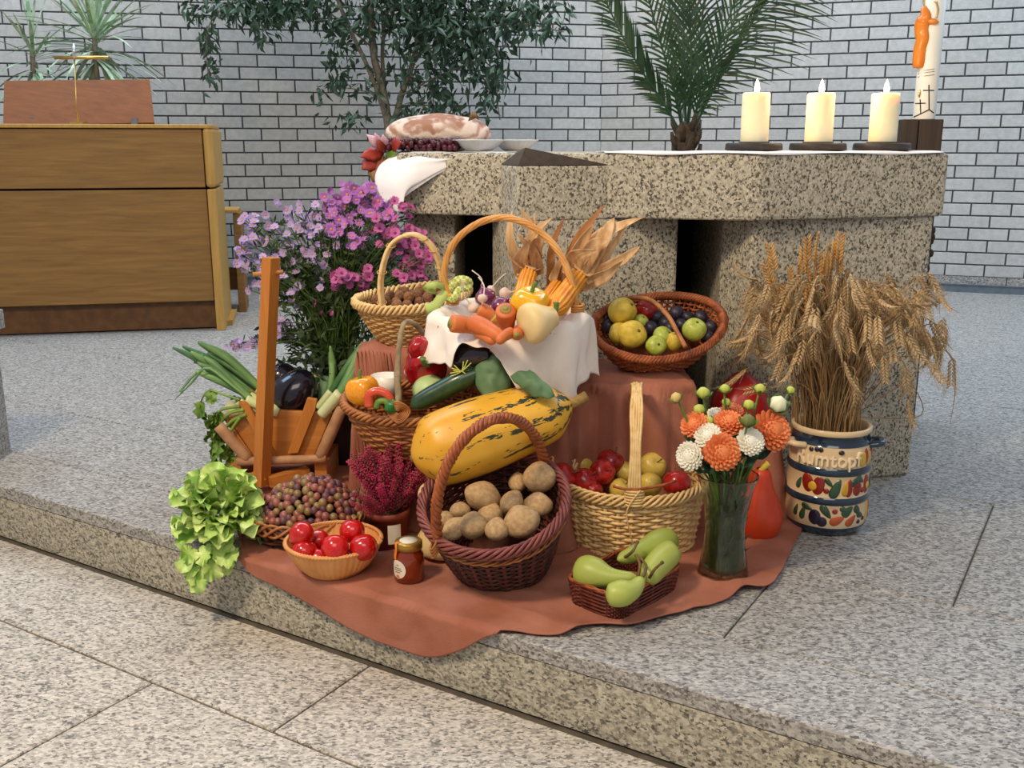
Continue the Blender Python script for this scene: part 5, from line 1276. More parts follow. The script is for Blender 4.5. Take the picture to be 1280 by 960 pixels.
for kd, cx, cy, sx, sy, n, Y in CL:
    for _ in range(n):
        if len(tips) >= 290: break
        px, py = R.uniform(cx-sx*1.2, cx+sx*1.2), R.uniform(cy-sy*1.2, cy+sy*1.2); p = atY(px, py, Y+R.uniform(-.06, .06))-O0
        if kd not in used: f0 = ds[kd]; used.add(kd)
        else: f0 = piece(ds[kd], ast, (0, 0, 0))
        d = Vector((R.gauss(0, .5)+(px-410)/300., -1+R.gauss(0, .4), .5+R.gauss(0, .4))).normalized()
        f0.location = p; f0.rotation_euler = (d.to_track_quat('Z', 'Y')).to_euler(); q = R.uniform(.013, .0175)*(1.0 if kd == 'l' else 1.12); f0.scale = (q, q, q); tips.append((p, d))
extra = {'l': M(), 'm': M(), 'p': M()}
for kd, cx, cy, sx, sy, n, Y in CL:
    for _ in range(int(n*1.1)):
        px, py = R.gauss(cx, sx*.8), R.gauss(cy, sy*.8); p = atY(px, py, Y+R.uniform(-.02, .12))-O0; d = Vector((R.gauss(0, .7), -1+R.gauss(0, .6), .3+R.gauss(0, .6))).normalized(); a_ = d.orthogonal().normalized(); b_ = d.cross(a_); q = R.uniform(.010, .015)
        for k in range(11):
            t = k*2*PI/11; e = a_*math.cos(t)+b_*math.sin(t); s_ = (b_*math.cos(t)-a_*math.sin(t))*q*.22
            extra[kd].poly([tuple(p), tuple(p+e*q*.6+s_+d*q*.3), tuple(p+e*q+d*q*.4), tuple(p+e*q*.6-s_+d*q*.3)], [(0, 1, 2), (0, 2, 3)])
for kd, mm_ in (('l', m_lil), ('m', m_mag), ('p', m_pur)): extra[kd].build('small_blossoms', mm_, ast, smooth=False)['kind'] = 'stuff'
ms, ml = M(), M()
def leafbit(m, p, d, ln, w_):
    s = d.cross(Vector((R.gauss(0, 1), R.gauss(0, 1), R.gauss(0, 1)))).normalized()*w_; m.poly([tuple(p), tuple(p+d*ln*.5+s), tuple(p+d*ln), tuple(p+d*ln*.5-s)], [(0, 1, 2), (0, 2, 3)])
for i, (p, d) in enumerate(tips):
    b = Vector((R.uniform(-.05, .05), R.uniform(-.04, .04), .28)); mid = Vector((b.x*.5+p.x*.45, b.y*.4+p.y*.6+.02, b.z*.5+p.z*.55+.04))
    if p.z < .3: mid = Vector((p.x*.6, p.y*.5, .48))
    P = spline([b, mid, p-d*.012], 9); ms.tube(P, .0016, 3, cap=False)
    for k in range(16):
        u = R.random()**.8; q = Vector(P[int(u*8)]); leafbit(ml, q, Vector((R.gauss(0, .6), R.gauss(0, .6), .4+R.gauss(0, .5))).normalized(), R.uniform(.02, .045), .0035)
for i in range(2300):   # dense dark foliage in the middle and low round the vase
    if i < 1500: p = Vector((R.gauss(-.01, .075), R.gauss(0, .06), R.uniform(.3, .66)))
    else: p = Vector((R.gauss(-.0, .07), R.gauss(-.04, .06), R.uniform(.2, .36)))
    leafbit(ml, p, Vector((R.gauss(0, .8), R.gauss(0, .6), R.gauss(.2, .6))).normalized(), R.uniform(.02, .05), R.uniform(.003, .009))
ms.build('stems', m_gstem, ast)['kind'] = 'stuff'
ml.build('foliage', mat('aster_leaf', '2c3c24', '46582e', sc_=15, rough=.6), ast, smooth=False)['kind'] = 'stuff'

# ------------------------------------------------------------------ glass vase with dahlias
vb0 = at(903, 724, 0)
m_glass = mat('clear_glass', 'dce4d8', rough=.02, trans=1.0, ior=1.45)
m_water = mat('cloudy_water', 'a8a878', rough=.15, trans=.85, ior=1.33)
vz = thing('glass_vase', 'waisted clear glass vase holding dahlia stems in cloudy water', 'vase', (vb0.x, vb0.y, .010))
outer = [(.001, 0), (.056, .0), (.060, .006), (.055, .035), (.048, .08), (.046, .12), (.050, .17), (.060, .22), (.0690, .246), (.0700, .2492), (.0698, .2508)]
inner = [(.0685, .2512), (.0672, .2508), (.0665, .2492), (.0657, .246), (.0575, .22), (.0475, .17), (.0435, .12), (.0455, .08), (.0515, .035), (.052, .016), (.001, .014)]
fl = lambda th: 1+.012*np.cos(12*th)
M().lathe(outer+inner, 96, mod=fl).build('glass_body', m_glass, vz)
M().lathe([(.001, .0145), (.0515, .0165), (.051, .035), (.045, .08), (.043, .12), (.046, .16), (.001, .16)], 48).build('water', m_water, vz)
def dahlia_mesh(name, mtl, par):
    m = M(); n = 90
    for k in range(n):
        u = (k+.5)/n; el = 1.75*u**.62; az = k*2.39996; r0 = .35+.65*u**.5
        d = Vector((math.sin(el)*math.cos(az), math.sin(el)*math.sin(az), math.cos(el)*.75+.05)); s = Vector((-math.sin(az), math.cos(az), 0)); n3 = d.cross(s)
        w_ = .17*(.5+.6*u); ln = .36*(.6+.5*u); b = d*(r0-ln); rows = []
        for i in range(4):
            f = i/3.; ww = w_*(.5, 1.0, .95, .35)[i]
            rows.append([tuple(b+d*ln*f+s*ww*x-n3*(.10*x*x-.03)*(1-f*.3)+n3*.06*f*f) for x in (-1, 0, 1)])
        m.grid(rows)
    m.blob((0, 0, 0), (.6, .6, .45), 12, 8)
    return m.build(name, mtl, par)
m_dor = mat('salmon_orange_petal', 'dc7038', 'ec8c54', sc_=2, rough=.6, sss=.08); m_dwh = mat('ivory_petal', 'ece4cc', 'f4f0e0', sc_=2, rough=.6, sss=.08)
m_bud = mat('yellow_green_bud', 'a8b440', 'c8cc64', sc_=60, rough=.6)
vO = Vector(vz.location)
def dahlia(px, py, r_, Y, mtl, lb, tilt, cat='dahlia', bud=False, srcs={}):
    p = atY(px, py, Y); t_ = thing('dahlia' if not bud else 'dahlia_bud', lb, 'flower', p)
    d = Vector(tilt).normalized()
    if bud:
        def fn(A, T): return 1+.10*np.cos(6*T), 0*A
        h = M().blob((0, 0, 0), (1, 1, .95), 18, 10, fn).build('bud', mtl, t_)
        cx = M()
        for k in range(5):
            a = k*2*PI/5; cx.grid([[(math.cos(a)*q*1.0-math.sin(a)*x*w_, math.sin(a)*q+math.cos(a)*x*w_, z) for x in (-1, 0, 1)] for q, w_, z in ((.2, .3, -.8), (.9, .45, -.6), (1.35, .35, -.1), (1.55, .05, .25))])
        cobj = cx.build('sepals', m_gstem, t_)
        for o in (h, cobj): o.scale = (r_,)*3; o.rotation_euler = d.to_track_quat('Z', 'Y').to_euler()
    else:
        key = mtl.name
        if key not in srcs: srcs[key] = dahlia_mesh('bloom', mtl, t_); h = srcs[key]
        else: h = piece(srcs[key], t_, (0, 0, 0))
        h.scale = (r_,)*3; h.rotation_euler = d.to_track_quat('Z', 'Y').to_euler(); h.rotation_euler.rotate_axis('Z', R.uniform(0, 3))
    a = R.uniform(0, 6); foot = vO+Vector((.024*math.cos(a), .024*math.sin(a), .02)); neck = vO+Vector((max(-.028, min(.028, (p.x-vO.x)*.4)), max(-.02, min(.02, (p.y-vO.y)*.4)), .20))
    P = spline([foot-p, neck-p, (neck-p)*.35+Vector((0, 0, .01)), -d*r_*.7], 20)
    st = M().tube(P, .0024, 6).build('stem', m_gstem, t_)
    m = M()
    for k in range(2 if not bud else 1):
        q = P[11+2*k]
        for j in (-1, 1):
            e = Vector((j*.03, R.uniform(-.03, .01), .02)); s = Vector((0, .008, .006))
            m.grid([[tuple(Vector(q)+e*f+s*x*ww) for x in (-1, 0, 1)] for f, ww in ((0, .2), (.4, 1.2), (.75, 1), (1.1, .1))])
    m.build('leaf', m_leafg, t_)
Yd = vO.y
for px, py, r_, dy, mt_, lb, tl in [(868, 531, .032, 0, m_dor, 'small orange dahlia leftmost in the glass vase', (-.5, -.7, .6)), (911, 529, .037, .0, m_dor, 'orange dahlia at the top centre of the bunch', (0, -.5, .9)), (965, 538, .047, -.01, m_dor, 'largest salmon orange dahlia at the right', (.4, -.8, .5)),
                              (903, 565, .041, -.06, m_dor, 'salmon orange dahlia lowest in the middle', (.1, -1, .3)), (881, 562, .028, -.03, m_dor, 'peach dahlia wedged between the low orange and white ones', (-.2, -1, .2)), (915, 513, .026, .06, m_dor, 'small peach dahlia at the very back of the bunch', (0, -.3, 1)),
                              (862, 570, .033, -.03, m_dwh, 'ivory dahlia at the far left facing sideways', (-.7, -.8, .2)), (885, 545, .030, -.03, m_dwh, 'ivory dahlia between the small and low orange ones', (-.2, -.8, .6)), (938, 552, .031, -.05, m_dwh, 'ivory dahlia left of the largest orange bloom', (.1, -.9, .5)), (896, 520, .026, .06, m_dwh, 'ivory dahlia peeping out at the back', (0, -.4, .9))]:
    dahlia(px, py, r_*1.1, Yd+dy, mt_, lb, tl)
m_budw = mat('cream_opening_bud', 'dcdcb0', 'ecebcc', sc_=60, rough=.6); m_budp = mat('pinkish_bud', 'c8a860', 'd8b878', sc_=60, rough=.6); m_budd = mat('dark_bud', '5c6430', '78803c', sc_=60, rough=.6)
for px, py, r_, dy, mt_, lb, tl in [(845, 497, .012, 0, m_budp, 'pinkish yellow bud on the far left', (-.5, -.3, .6)), (879, 491, .014, .02, m_bud, 'spiky yellow green bud above the leftmost orange bloom', (0, -.2, 1)), (906, 486, .011, .03, m_bud, 'round green bud standing tallest in the middle', (0, -.2, 1)),
                              (950, 486, .012, .03, m_bud, 'yellow green bud in front of the rear red pumpkin', (.2, -.2, 1)), (936, 506, .012, .0, m_bud, 'green bud below the tall right one', (.1, -.4, 1)), (988, 488, .010, .02, m_bud, 'small green bud at the far right', (.5, -.2, 1)),
                              (973, 505, .019, .0, m_budw, 'half open cream bud above the largest orange bloom', (.2, -.6, .7)), (935, 526, .015, -.06, m_budd, 'dark olive bud in front of the ivory bloom', (0, -.4, 1)), (874, 512, .013, .02, m_bud, 'yellow green bud just behind the small orange bloom', (-.2, -.3, 1)), (908, 503, .010, .04, m_bud, 'tiny green bud under the tallest middle one', (.2, -.3, 1)), (886, 526, .011, .0, m_bud, 'tiny green bud between the left orange and top blooms', (0, -.4, 1))]:
    dahlia(px, py, r_, Yd+dy, mt_, lb, tl, bud=True)

m = M()
for i in range(260):
    a = R.uniform(0, 6.28); q = .04*math.sqrt(R.random()); z = R.uniform(.03, .30); leafbit(m, Vector((q*math.cos(a)*(1+max(0, z-.2)*6), q*math.sin(a), z)), Vector((R.gauss(0, .5), R.gauss(0, .5), 1)).normalized(), R.uniform(.03, .06), R.uniform(.003, .007))
m.build('stem_greenery', mat('dull_stem_leaf', '3c4828', '566434', sc_=20, rough=.6), vz, smooth=False)['kind'] = 'stuff'
# ------------------------------------------------------------------ red pumpkins
m_hok = mat('orange_red_rind', 'b42c14', 'cc4420', sc_=5, rough=.4, bump=.06, rnd=.05)
def pumpkin(c, prof, lb, stem, sm_=None, mt_=None):
    t_ = thing('red_pumpkin', lb, 'pumpkin', c)
    P = spline([(a, b, 0) for a, b in prof], 26)
    M().lathe([(max(.0008, x), y) for x, y, _ in P], 36, mod=lambda th: 1+.012*np.cos(9*th)).build('body', mt_ or m_hok, t_)
    M().tube(spline(stem, 8), [.011, .009, .008, .008, .008, .008, .009, .010], 8).build('stem', sm_ or m_cyel, t_)
p = at(953, 683, 0)
pumpkin((p.x, p.y+.05, .008), [(.0, .004), (.035, .0), (.054, .025), (.060, .06), (.048, .10), (.032, .14), (.023, .172), (.014, .184)], 'pear shaped orange red pumpkin standing behind the glass vase', [(0, 0, .178), (.006, -.003, .19), (.016, -.004, .20)], m_qu)
p = atY(926, 505, 2.66)
pumpkin((p.x, p.y, H(p.x, p.y)+.007), [(.0, .006), (.05, .0), (.076, .03), (.080, .06), (.066, .092), (.040, .122), (.018, .142), (.008, .146)], 'rounder red pumpkin raised on the cloth behind the dahlias', [(0, 0, .14), (.001, 0, .150), (.0, 0, .160)], m_crown, mat('crimson_rind', 'a41818', 'b42424', sc_=5, rough=.35, bump=.05))

# ------------------------------------------------------------------ stoneware crock
cb = at(1043, 671, 0); Rc = .104
ck = thing('stoneware_crock', 'cream stoneware crock with blue bands, raised lettering and painted fruit', 'crock', (cb.x, cb.y+.09, 0))
m_crk = mat('cream_glaze', 'd8bc90', 'e2c8a0', sc_=6, rough=.25, coat=.4); m_blue = mat('dark_blue_glaze', '16283a', '20384a', sc_=10, rough=.12, coat=.7)
pc_ = [(.001, .0), (.085, .0), (.096, .012), (.104, .028), (.107, .06), (.105, .092), (.108, .097), (.108, .104), (.104, .109), (.106, .14), (.104, .170), (.107, .175), (.107, .183), (.103, .188), (.105, .22), (.103, .247), (.098, .254), (.097, .268), (.102, .274), (.103, .284), (.099, .288), (.091, .284), (.090, .262), (.094, .22), (.094, .03), (.001, .02)]
M().lathe(pc_, 80).build('body', m_crk, ck)
for nm, pr_ in (('foot_band', [(.0862, -.0001), (.0972, .011), (.1035, .022), (.1047, .026), (.1044, .0275)]), ('blue_band', [(.1058, .0905), (.1092, .097), (.1092, .104), (.1050, .110)]), ('blue_band', [(.1048, .1685), (.1082, .175), (.1082, .183), (.1042, .189)]), ('neck_band', [(.1042, .2455), (.0990, .254), (.0980, .267), (.1015, .2725)])):
    M().lathe(pr_, 80).build(nm, m_blue, ck)
for sx in (-1, 1):
    a_ = -PI/2+sx*1.22; cx_, cy_ = math.cos(a_), math.sin(a_)
    V = spline([(Rc*.98*math.cos(a_-.25), Rc*.98*math.sin(a_-.25), .242), (1.22*Rc*math.cos(a_-.14), 1.22*Rc*math.sin(a_-.14), .246), (1.22*Rc*math.cos(a_+.14), 1.22*Rc*math.sin(a_+.14), .246), (Rc*.98*math.cos(a_+.25), Rc*.98*math.sin(a_+.25), .242)], 20)
    M().tube(V, .0105, 10, sq=.8).build('handle', m_crk if sx < 0 else m_blue, ck)
# raised lettering bent round the belly
cu = bpy.data.curves.new('lettering', 'FONT'); cu.body = 'Rumtopf'; cu.size = .052; cu.extrude = .0055; cu.bevel_depth = .0007; cu.space_character = 1.05
tob = bpy.data.objects.new('lettering_source', cu); C.objects.link(tob); bpy.context.view_layer.update()
me = bpy.data.meshes.new_from_object(tob.evaluated_get(bpy.context.evaluated_depsgraph_get()))
xs = [v.co.x for v in me.vertices]; wd = max(xs)-min(xs); x0_ = min(xs)
sx_ = .172/wd
for v in me.vertices:
    th = -PI/2-1.12+(v.co.x-x0_)*sx_/.107; rad = .1055+v.co.z*.9; v.co = Vector((rad*math.cos(th), rad*math.sin(th), .197+v.co.y*1.02))
bpy.data.objects.remove(tob)
lt_ = bpy.data.objects.new('lettering', me); C.objects.link(lt_); lt_.parent = ck
for mm_ in (mat('pale_glaze_relief', 'f0dcb8', rough=.3, coat=.3),): me.materials.clear(); me.materials.append(mm_)
pal = {'r': mat('red_glaze', '7c1c14', '9c2c1c', sc_=30, rough=.25, coat=.4), 'y': mat('yellow_glaze', 'c89828', 'dcb040', sc_=30, rough=.25, coat=.4), 'g': mat('green_glaze', '26402c', '385840', sc_=30, rough=.25, coat=.4), 'd': mat('plum_glaze', '20182c', '302438', sc_=30, rough=.2, coat=.4), 'o': mat('rust_glaze', 'a84c28', 'c06030', sc_=30, rough=.25, coat=.4)}
def relief(deg, z, w_, h_, c, rot=0, name='painted_fruit', pointy=0, dr=0):
    th0 = math.radians(deg)-PI/2; m = M(); V = []
    for i in range(9):
        q = i/8.; row = []
        for j in range(18):
            a = 2*PI*j/18; x = w_*q*math.cos(a); y = h_*q*math.sin(a)*(1+pointy*math.cos(a))
            X = x*math.cos(rot)-y*math.sin(rot); Y_ = x*math.sin(rot)+y*math.cos(rot)
            rad = .1050+.004*math.sqrt(max(0, 1-q*q))+dr; th = th0+X/.106
            row.append((rad*math.cos(th), rad*math.sin(th), z+Y_))
        V.append(row)
    m.grid(V[::-1], cu=True).build(name, pal[c], ck)
for dg, z, w_, h_, c, ro, po, dr in [
    (-46, .145, .013, .020, 'r', .2, 0, 0), (-30, .141, .013, .020, 'r', -.2, 0, 0), (-38, .139, .010, .010, 'y', 0, 0, .002), (-19, .130, .006, .006, 'r', 0, 0, 0), (-6, .137, .022, .010, 'g', 1.2, -.4, 0), (-16, .152, .012, .005, 'g', -.8, -.4, 0), (8, .138, .017, .008, 'y', 1.5, -.5, 0), (13, .138, .019, .008, 'r', 1.5, -.3, 0), (24, .155, .017, .007, 'g', .6, -.4, 0), (32, .158, .012, .006, 'g', -.7, -.4, 0), (27, .135, .012, .016, 'r', 0, .0, 0), (38, .128, .006, .006, 'r', 0, 0, 0), (48, .140, .013, .020, 'r', .1, 0, 0), (48, .138, .007, .009, 'y', .1, 0, .002), (-60, .138, .014, .006, 'g', 1.2, -.4, 0), (64, .140, .016, .008, 'g', 1.2, -.4, 0),
    (-50, .060, .016, .007, 'g', 1.3, -.4, 0), (-62, .062, .014, .006, 'g', 1.3, -.4, 0), (-32, .056, .014, .017, 'd', 0, 0, 0), (-22, .046, .011, .012, 'd', 0, 0, 0), (-44, .078, .014, .006, 'g', -.3, -.4, 0), (-17, .072, .018, .008, 'g', -.9, -.4, 0), (-5, .075, .006, .006, 'r', 0, 0, 0), (-1, .052, .017, .010, 'o', .4, -.4, 0), (13, .074, .016, .010, 'g', .7, -.4, 0), (7, .080, .009, .006, 'g', -.6, -.4, 0), (20, .050, .016, .009, 'o', .8, -.4, 0), (30, .074, .013, .008, 'g', -.9, -.4, 0), (36, .060, .013, .007, 'g', -.4, -.4, 0), (34, .042, .005, .005, 'd', 0, 0, 0), (44, .048, .005, .005, 'd', 0, 0, 0), (56, .064, .024, .010, 'y', 1.5, -.4, 0), (63, .064, .022, .006, 'r', 1.5, -.3, 0),
    (-44, .236, .005, .005, 'd', 0, 0, 0), (-36, .238, .005, .005, 'd', 0, 0, 0), (-30, .238, .005, .005, 'd', 0, 0, 0), (-2, .234, .006, .005, 'd', 0, 0, 0), (34, .212, .012, .016, 'y', .1, .0, 0), (41, .220, .016, .007, 'r', 1.7, -.4, 0), (50, .210, .012, .016, 'y', 0, 0, 0), (56, .218, .016, .007, 'r', 1.4, -.4, 0)]:
    relief(dg, z, w_*1.28, h_*1.28, c, ro, 'painted_leaf' if c == 'g' else 'painted_fruit', po, dr)

# ------------------------------------------------------------------ wheat in the crock
m_str = mat('straw_stalk', '8c6c48', 'a88858', sc_=20, rough=.7, rnd=.15); m_ear = mat('wheat_ear', 'a4865c', 'c4a678', sc_=60, rough=.7, rnd=.16); m_oat = mat('golden_ear', 'ac7c40', 'c89a58', sc_=60, rough=.6, rnd=.12)
wc = Vector((ck.location.x, ck.location.y, 0))
wh = thing('wheat_sheaf', 'thick sheaf of drooping ripe wheat ears standing in the crock', 'wheat', (wc.x, wc.y, .02))
W0 = Vector(wh.location)
def ear_mesh(par, mtl, n=9, L_=.075, bend=.4, fat=1.0, awn=.03):
    m = M(); 
    for k in range(n*2):
        u = (k//2+.5*(k % 2))/n; s = 1 if k % 2 else -1; a = bend*u; z = L_*math.sin(a)/max(bend, .01) if bend else L_*u; x = L_*(1-math.cos(a))/max(bend, .01) if bend else 0
        w_ = .0054*fat*(1-.5*abs(u-.4)); rt = Matrix.Rotation(a, 3, 'Y') @ Matrix.Rotation(-s*.62, 3, 'X')
        c = Vector((x, 0, z))+Matrix.Rotation(a, 3, 'Y') @ Vector((0, s*.0052*fat, 0))
        m.blob(c, (w_*.62, w_*.62, .0074*fat), 6, 5, rot=rt)
        if awn: 
            t_ = rt @ Vector((R.uniform(-.15, .15), -s*.25, 1)); m.tube([tuple(c), tuple(c+t_*awn)], [.0006, .0003], 3, cap=False)
    return m.build('wheat_ear', mtl, par)
ears = [ear_mesh(wh, m_ear, 8, .074, .5, awn=.04), ear_mesh(wh, m_ear, 7, .066, .9, awn=.04), ear_mesh(wh, m_ear, 8, .072, .2, awn=.03)]
ne = 0
def place_ear(o, p, d):
    q = d.to_track_quat('Z', 'Y'); o.location = p; o.rotation_euler = (q.to_matrix() @ Matrix.Rotation(R.uniform(0, 6.28), 3, 'Z')).to_euler()
NST = 230
for i in range(NST):
    a = R.uniform(0, 2*PI); q = math.sqrt(R.random()); b = Vector((.075*q*math.cos(a), .07*q*math.sin(a), .02))
    spread = .01+.195*R.random()**.8 if i > 24 else .215
    aa = a+R.gauss(0, .35); dirx = Vector((math.cos(aa)*1.02, math.sin(aa)*.8, 0))
    if dirx.y > .1 and wc.y+dirx.y*spread > 2.72: dirx.y *= .25
    top = Vector((0, 0, 0))+dirx*spread; hz = .665-.05*R.random()**2-.17*(spread/.22)**2*R.random()-.10*R.random()*(i % 2)
    top.z = hz-.02
    if wc.y+top.y > 2.74: top.y = 2.74-wc.y
    rim_ = Vector((b.x*1.02, b.y*1.02, .265)); mid = rim_.lerp(top, .55)+Vector((0, 0, .05))-dirx*.02
    droop = top+dirx*R.uniform(.015, .05)+Vector((0, 0, R.uniform(-.02, .03)))
    P = spline([b, rim_, mid, top, droop], 16)
    M().tube(P, .0016, 4, cap=False).build('stalk', m_str, wh)
    dd = (Vector(P[-1])-Vector(P[-2])).normalized()+Vector((R.gauss(0, .2), R.gauss(0, .2), -R.uniform(.5, 2.6))); dd.normalize()
    if i < 222:
        e = ears[i] if i < 3 else piece(ears[i % 3], wh, (0, 0, 0)); place_ear(e, P[-1], dd); sc2 = R.uniform(.85, 1.1); e.scale = (sc2,)*3
# long bent blades and loose ears at the right
for pts in ([(1140, 470), (1165, 440), (1178, 432), (1190, 450)], [(1140, 430), (1160, 405), (1176, 420), (1178, 400)], [(1120, 440), (1150, 420), (1175, 432)], [(1150, 520), (1140, 480), (1136, 500)]):
    P = spline([Vector((.05, 0, .28))]+[atY(x, y, wc.y-.03)-W0 for x, y in pts], 18); M().tube(P, .0014, 4, cap=False).build('stalk', m_str, wh)
    e = piece(ears[0], wh, P[-1]); place_ear(e, Vector(P[-1]), Vector((.1, 0, -1)))
P = spline([atY(x, y, wc.y)-W0 for x, y in ((1160, 434), (1178, 436), (1192, 452), (1194, 490), (1188, 530))], 16)
M().grid([[tuple(p+np.array([-w_, 0, 0])), tuple(p+np.array([w_, .002, 0]))] for p, w_ in zip(P, np.linspace(.004, .001, 16))]).build('blade', m_str, wh)
gl = thing('golden_wheat_bunch', 'small upright bunch of golden ears at the left of the wheat sheaf', 'wheat', (wc.x-.03, wc.y+.02, .02))
G0 = Vector(gl.location); ge = ear_mesh(gl, m_oat, 8, .070, .15, 1.15, .012)
for i, (px, py) in enumerate([(968, 320), (966, 340), (972, 355), (975, 375), (985, 372), (990, 350), (1000, 345), (1012, 350), (1003, 325), (1010, 312), (1018, 308), (1028, 322), (1040, 318), (1048, 308), (998, 370), (1010, 372), (1022, 350), (1030, 342), (975, 395), (985, 400), (998, 392), (1022, 328), (1050, 325), (1012, 335), (985, 385), (968, 400), (1035, 335)]):
    p = atY(px, py+16, wc.y+R.uniform(-.02, .1))-G0; b = Vector((-.03+R.uniform(-.03, .03), R.uniform(-.03, .03), .03))
    P = spline([b, Vector((b.x*1.1, b.y, .27)), p*.6+Vector((b.x*.4, 0, .12)), p], 14); M().tube(P, .0015, 4, cap=False).build('stalk', m_str, gl)
    e = ge if i == 0 else piece(ge, gl, p); d = (Vector(P[-1])-Vector(P[-2])).normalized()+Vector((R.gauss(-.05, .15), R.gauss(0, .1), .5)); place_ear(e, Vector(P[-1]), d.normalized())

# ================================================================== ON THE ALTAR
ZT = TOP+.001
# white runner along the top edge
Y0_ = lambda x: 3.03+(x+.345)*(-.28/1.019) if x < .674 else 2.75+(x-.674)*(.18/.584)
m = M(); rows = []
xs = np.linspace(.26, 1.235, 90)
for k in range(10):
    f = k/9.; rows.append([(x, Y0_(x)+(.001 if f > 0 else -.001)+.30*f+.004*math.sin(x*25)*(1-f), ZT+.002+(.0015*math.sin(x*31+f*3)+.0015 if 0 < f < 1 else 0)) for x in xs])
rows = [[(x, y-.003, z-.004-.003*math.sin(x*19)) for x, y, z in rows[0]]]+rows
o = M().grid(rows).build('altar_runner', m_linen); s = o.modifiers.new('s', 'SOLIDIFY'); s.thickness = .0015
tag(o, 'thin white linen runner along the top of the altar', 'cloth')
# bread, grapes, dishes, linen corner
bp_ = atY(547, 172, 3.27)
m_bread = bpy.data.materials.new('floured_crust'); m_bread.use_nodes = True
N_ = m_bread.node_tree.nodes; K_ = m_bread.node_tree.links.new
tc_ = N_.new('ShaderNodeTexCoord'); wv = N_.new('ShaderNodeTexWave'); wv.wave_type = 'RINGS'; wv.rings_direction = 'X'; wv.inputs['Scale'].default_value = 11; wv.inputs['Distortion'].default_value = 5; wv.inputs['Detail'].default_value = 3; wv.inputs['Detail Scale'].default_value = 2
K_(tc_.outputs['Object'], wv.inputs[0]); nz_ = N_.new('ShaderNodeTexNoise'); nz_.inputs['Scale'].default_value = 14; nz_.inputs['Detail'].default_value = 5; K_(tc_.outputs['Object'], nz_.inputs[0])
mx_ = N_.new('ShaderNodeMath'); mx_.operation = 'MULTIPLY_ADD'; mx_.inputs[1].default_value = .55; K_(wv.outputs['Fac'], mx_.inputs[0]); K_(nz_.outputs['Fac'], mx_.inputs[2])
cr2 = N_.new('ShaderNodeValToRGB'); cr2.color_ramp.elements[0].position = .5; cr2.color_ramp.elements[0].color = L('a27660'); cr2.color_ramp.elements[1].position = .88; cr2.color_ramp.elements[1].color = L('dccabc')
K_(mx_.outputs[0], cr2.inputs[0]); K_(cr2.outputs[0], N_['Principled BSDF'].inputs['Base Color']); N_['Principled BSDF'].inputs['Roughness'].default_value = .9
bm_ = N_.new('ShaderNodeBump'); bm_.inputs['Strength'].default_value = .5; bm_.inputs['Distance'].default_value = .01; K_(mx_.outputs[0], bm_.inputs['Height']); K_(bm_.outputs[0], N_['Principled BSDF'].inputs['Normal'])
br = thing('bread_loaf', 'large oval floured country loaf on the left end of the altar', 'bread', (bp_.x, bp_.y, ZT+.004))
def fnb(A, T): return 1+.04*np.cos(3*T+1), 0*A
M().blob((0, 0, .052), (.168, .10, .060), 40, 24, fnb).jit(.006, 16).build('crust', m_bread, br)
for x, z in ((-.055, .070), (.115, .094)):
    o = M().grid(bez([[(x-.015, -.05, z-.005), (x, -.06, z), (x+.02, -.05, z+.008)], [(x-.01, -.075, z+.01), (x, -.09, z+.012), (x+.014, -.07, z+.012)], [(x-.006, -.05, z+.02), (x, -.05, z+.026), (x+.008, -.04, z+.024)]], 8, 8)).build('crust_flap', m_stem, br)
def row_(): return Vector((R.uniform(-.13, .10), R.uniform(-.03, .03), R.uniform(.0, .022)))
gp_ = atY(525, 192, 3.15); grape_bunch('grape_bunch', 'dark grapes strung in front of the loaf on the altar', (gp_.x+.02, 3.13, ZT+.012), row_, 110, .0095, [m_dgrape])
m_dish = mat('frosted_glass', 'f2f4f6', rough=.3, trans=.35, ior=1.4)
for px, w2, lb, col in ((599, .066, 'left clear pressed glass dish holding amber filling', m_honey), (644, .060, 'right clear pressed glass dish holding pale filling', m_car)):
    p = atY(px, 190, 3.14)
    t_ = thing('glass_dish', lb, 'dish', (p.x, 3.13+(.07 if px > 620 else 0), ZT+.003))
    M().lathe([(.001, 0), (w2*.55, 0), (w2*.75, .008), (w2*1.12, .030), (w2*1.2, .032), (w2*1.18, .034), (w2*1.05, .031), (w2*.7, .011), (w2*.5, .004), (.001, .004)], 72, mod=lambda th: 1+.02*np.cos(24*th)).build('dish_body', m_dish, t_)
    M().blob((0, 0, .011), (w2*.62, w2*.62, .007), 16, 6).jit(.002, 80).build('filling', col, t_)
# linen corner hanging at the left end
pts = [[(640, 190, 3.06), (590, 190, 3.10), (545, 189, 3.12), (515, 188, 3.16), (495, 187, 3.2)],
       [(640, 195, 2.985), (590, 196, 2.99), (545, 197, 3.0), (512, 194, 3.03), (486, 197, 3.08)],
       [(640, 194, 3.0), (590, 195, 3.0), (542, 206, 2.985), (506, 212, 2.985), (474, 208, 3.04)],
       [(640, 194, 3.0), (590, 195, 3.0), (530, 222, 2.975), (500, 232, 2.965), (468, 224, 3.02)],
       [(640, 194, 3.0), (590, 195, 3.0), (512, 236, 2.97), (503, 252, 2.955), (474, 244, 3.0)],
       [(640, 194, 3.0), (590, 195, 3.0), (508, 244, 2.97), (502, 264, 2.95), (486, 262, 2.98)]]
V = cpatch([[tuple(atY(x, y, Y)) for x, y, Y in r] for r in pts], 30, 30)
o = M().grid(V).jit(.004, 14).build('altar_linen', m_linen); s = o.modifiers.new('s', 'SOLIDIFY'); s.thickness = .0015
tag(o, 'white linen cloth corner hanging over the left end of the altar', 'cloth')
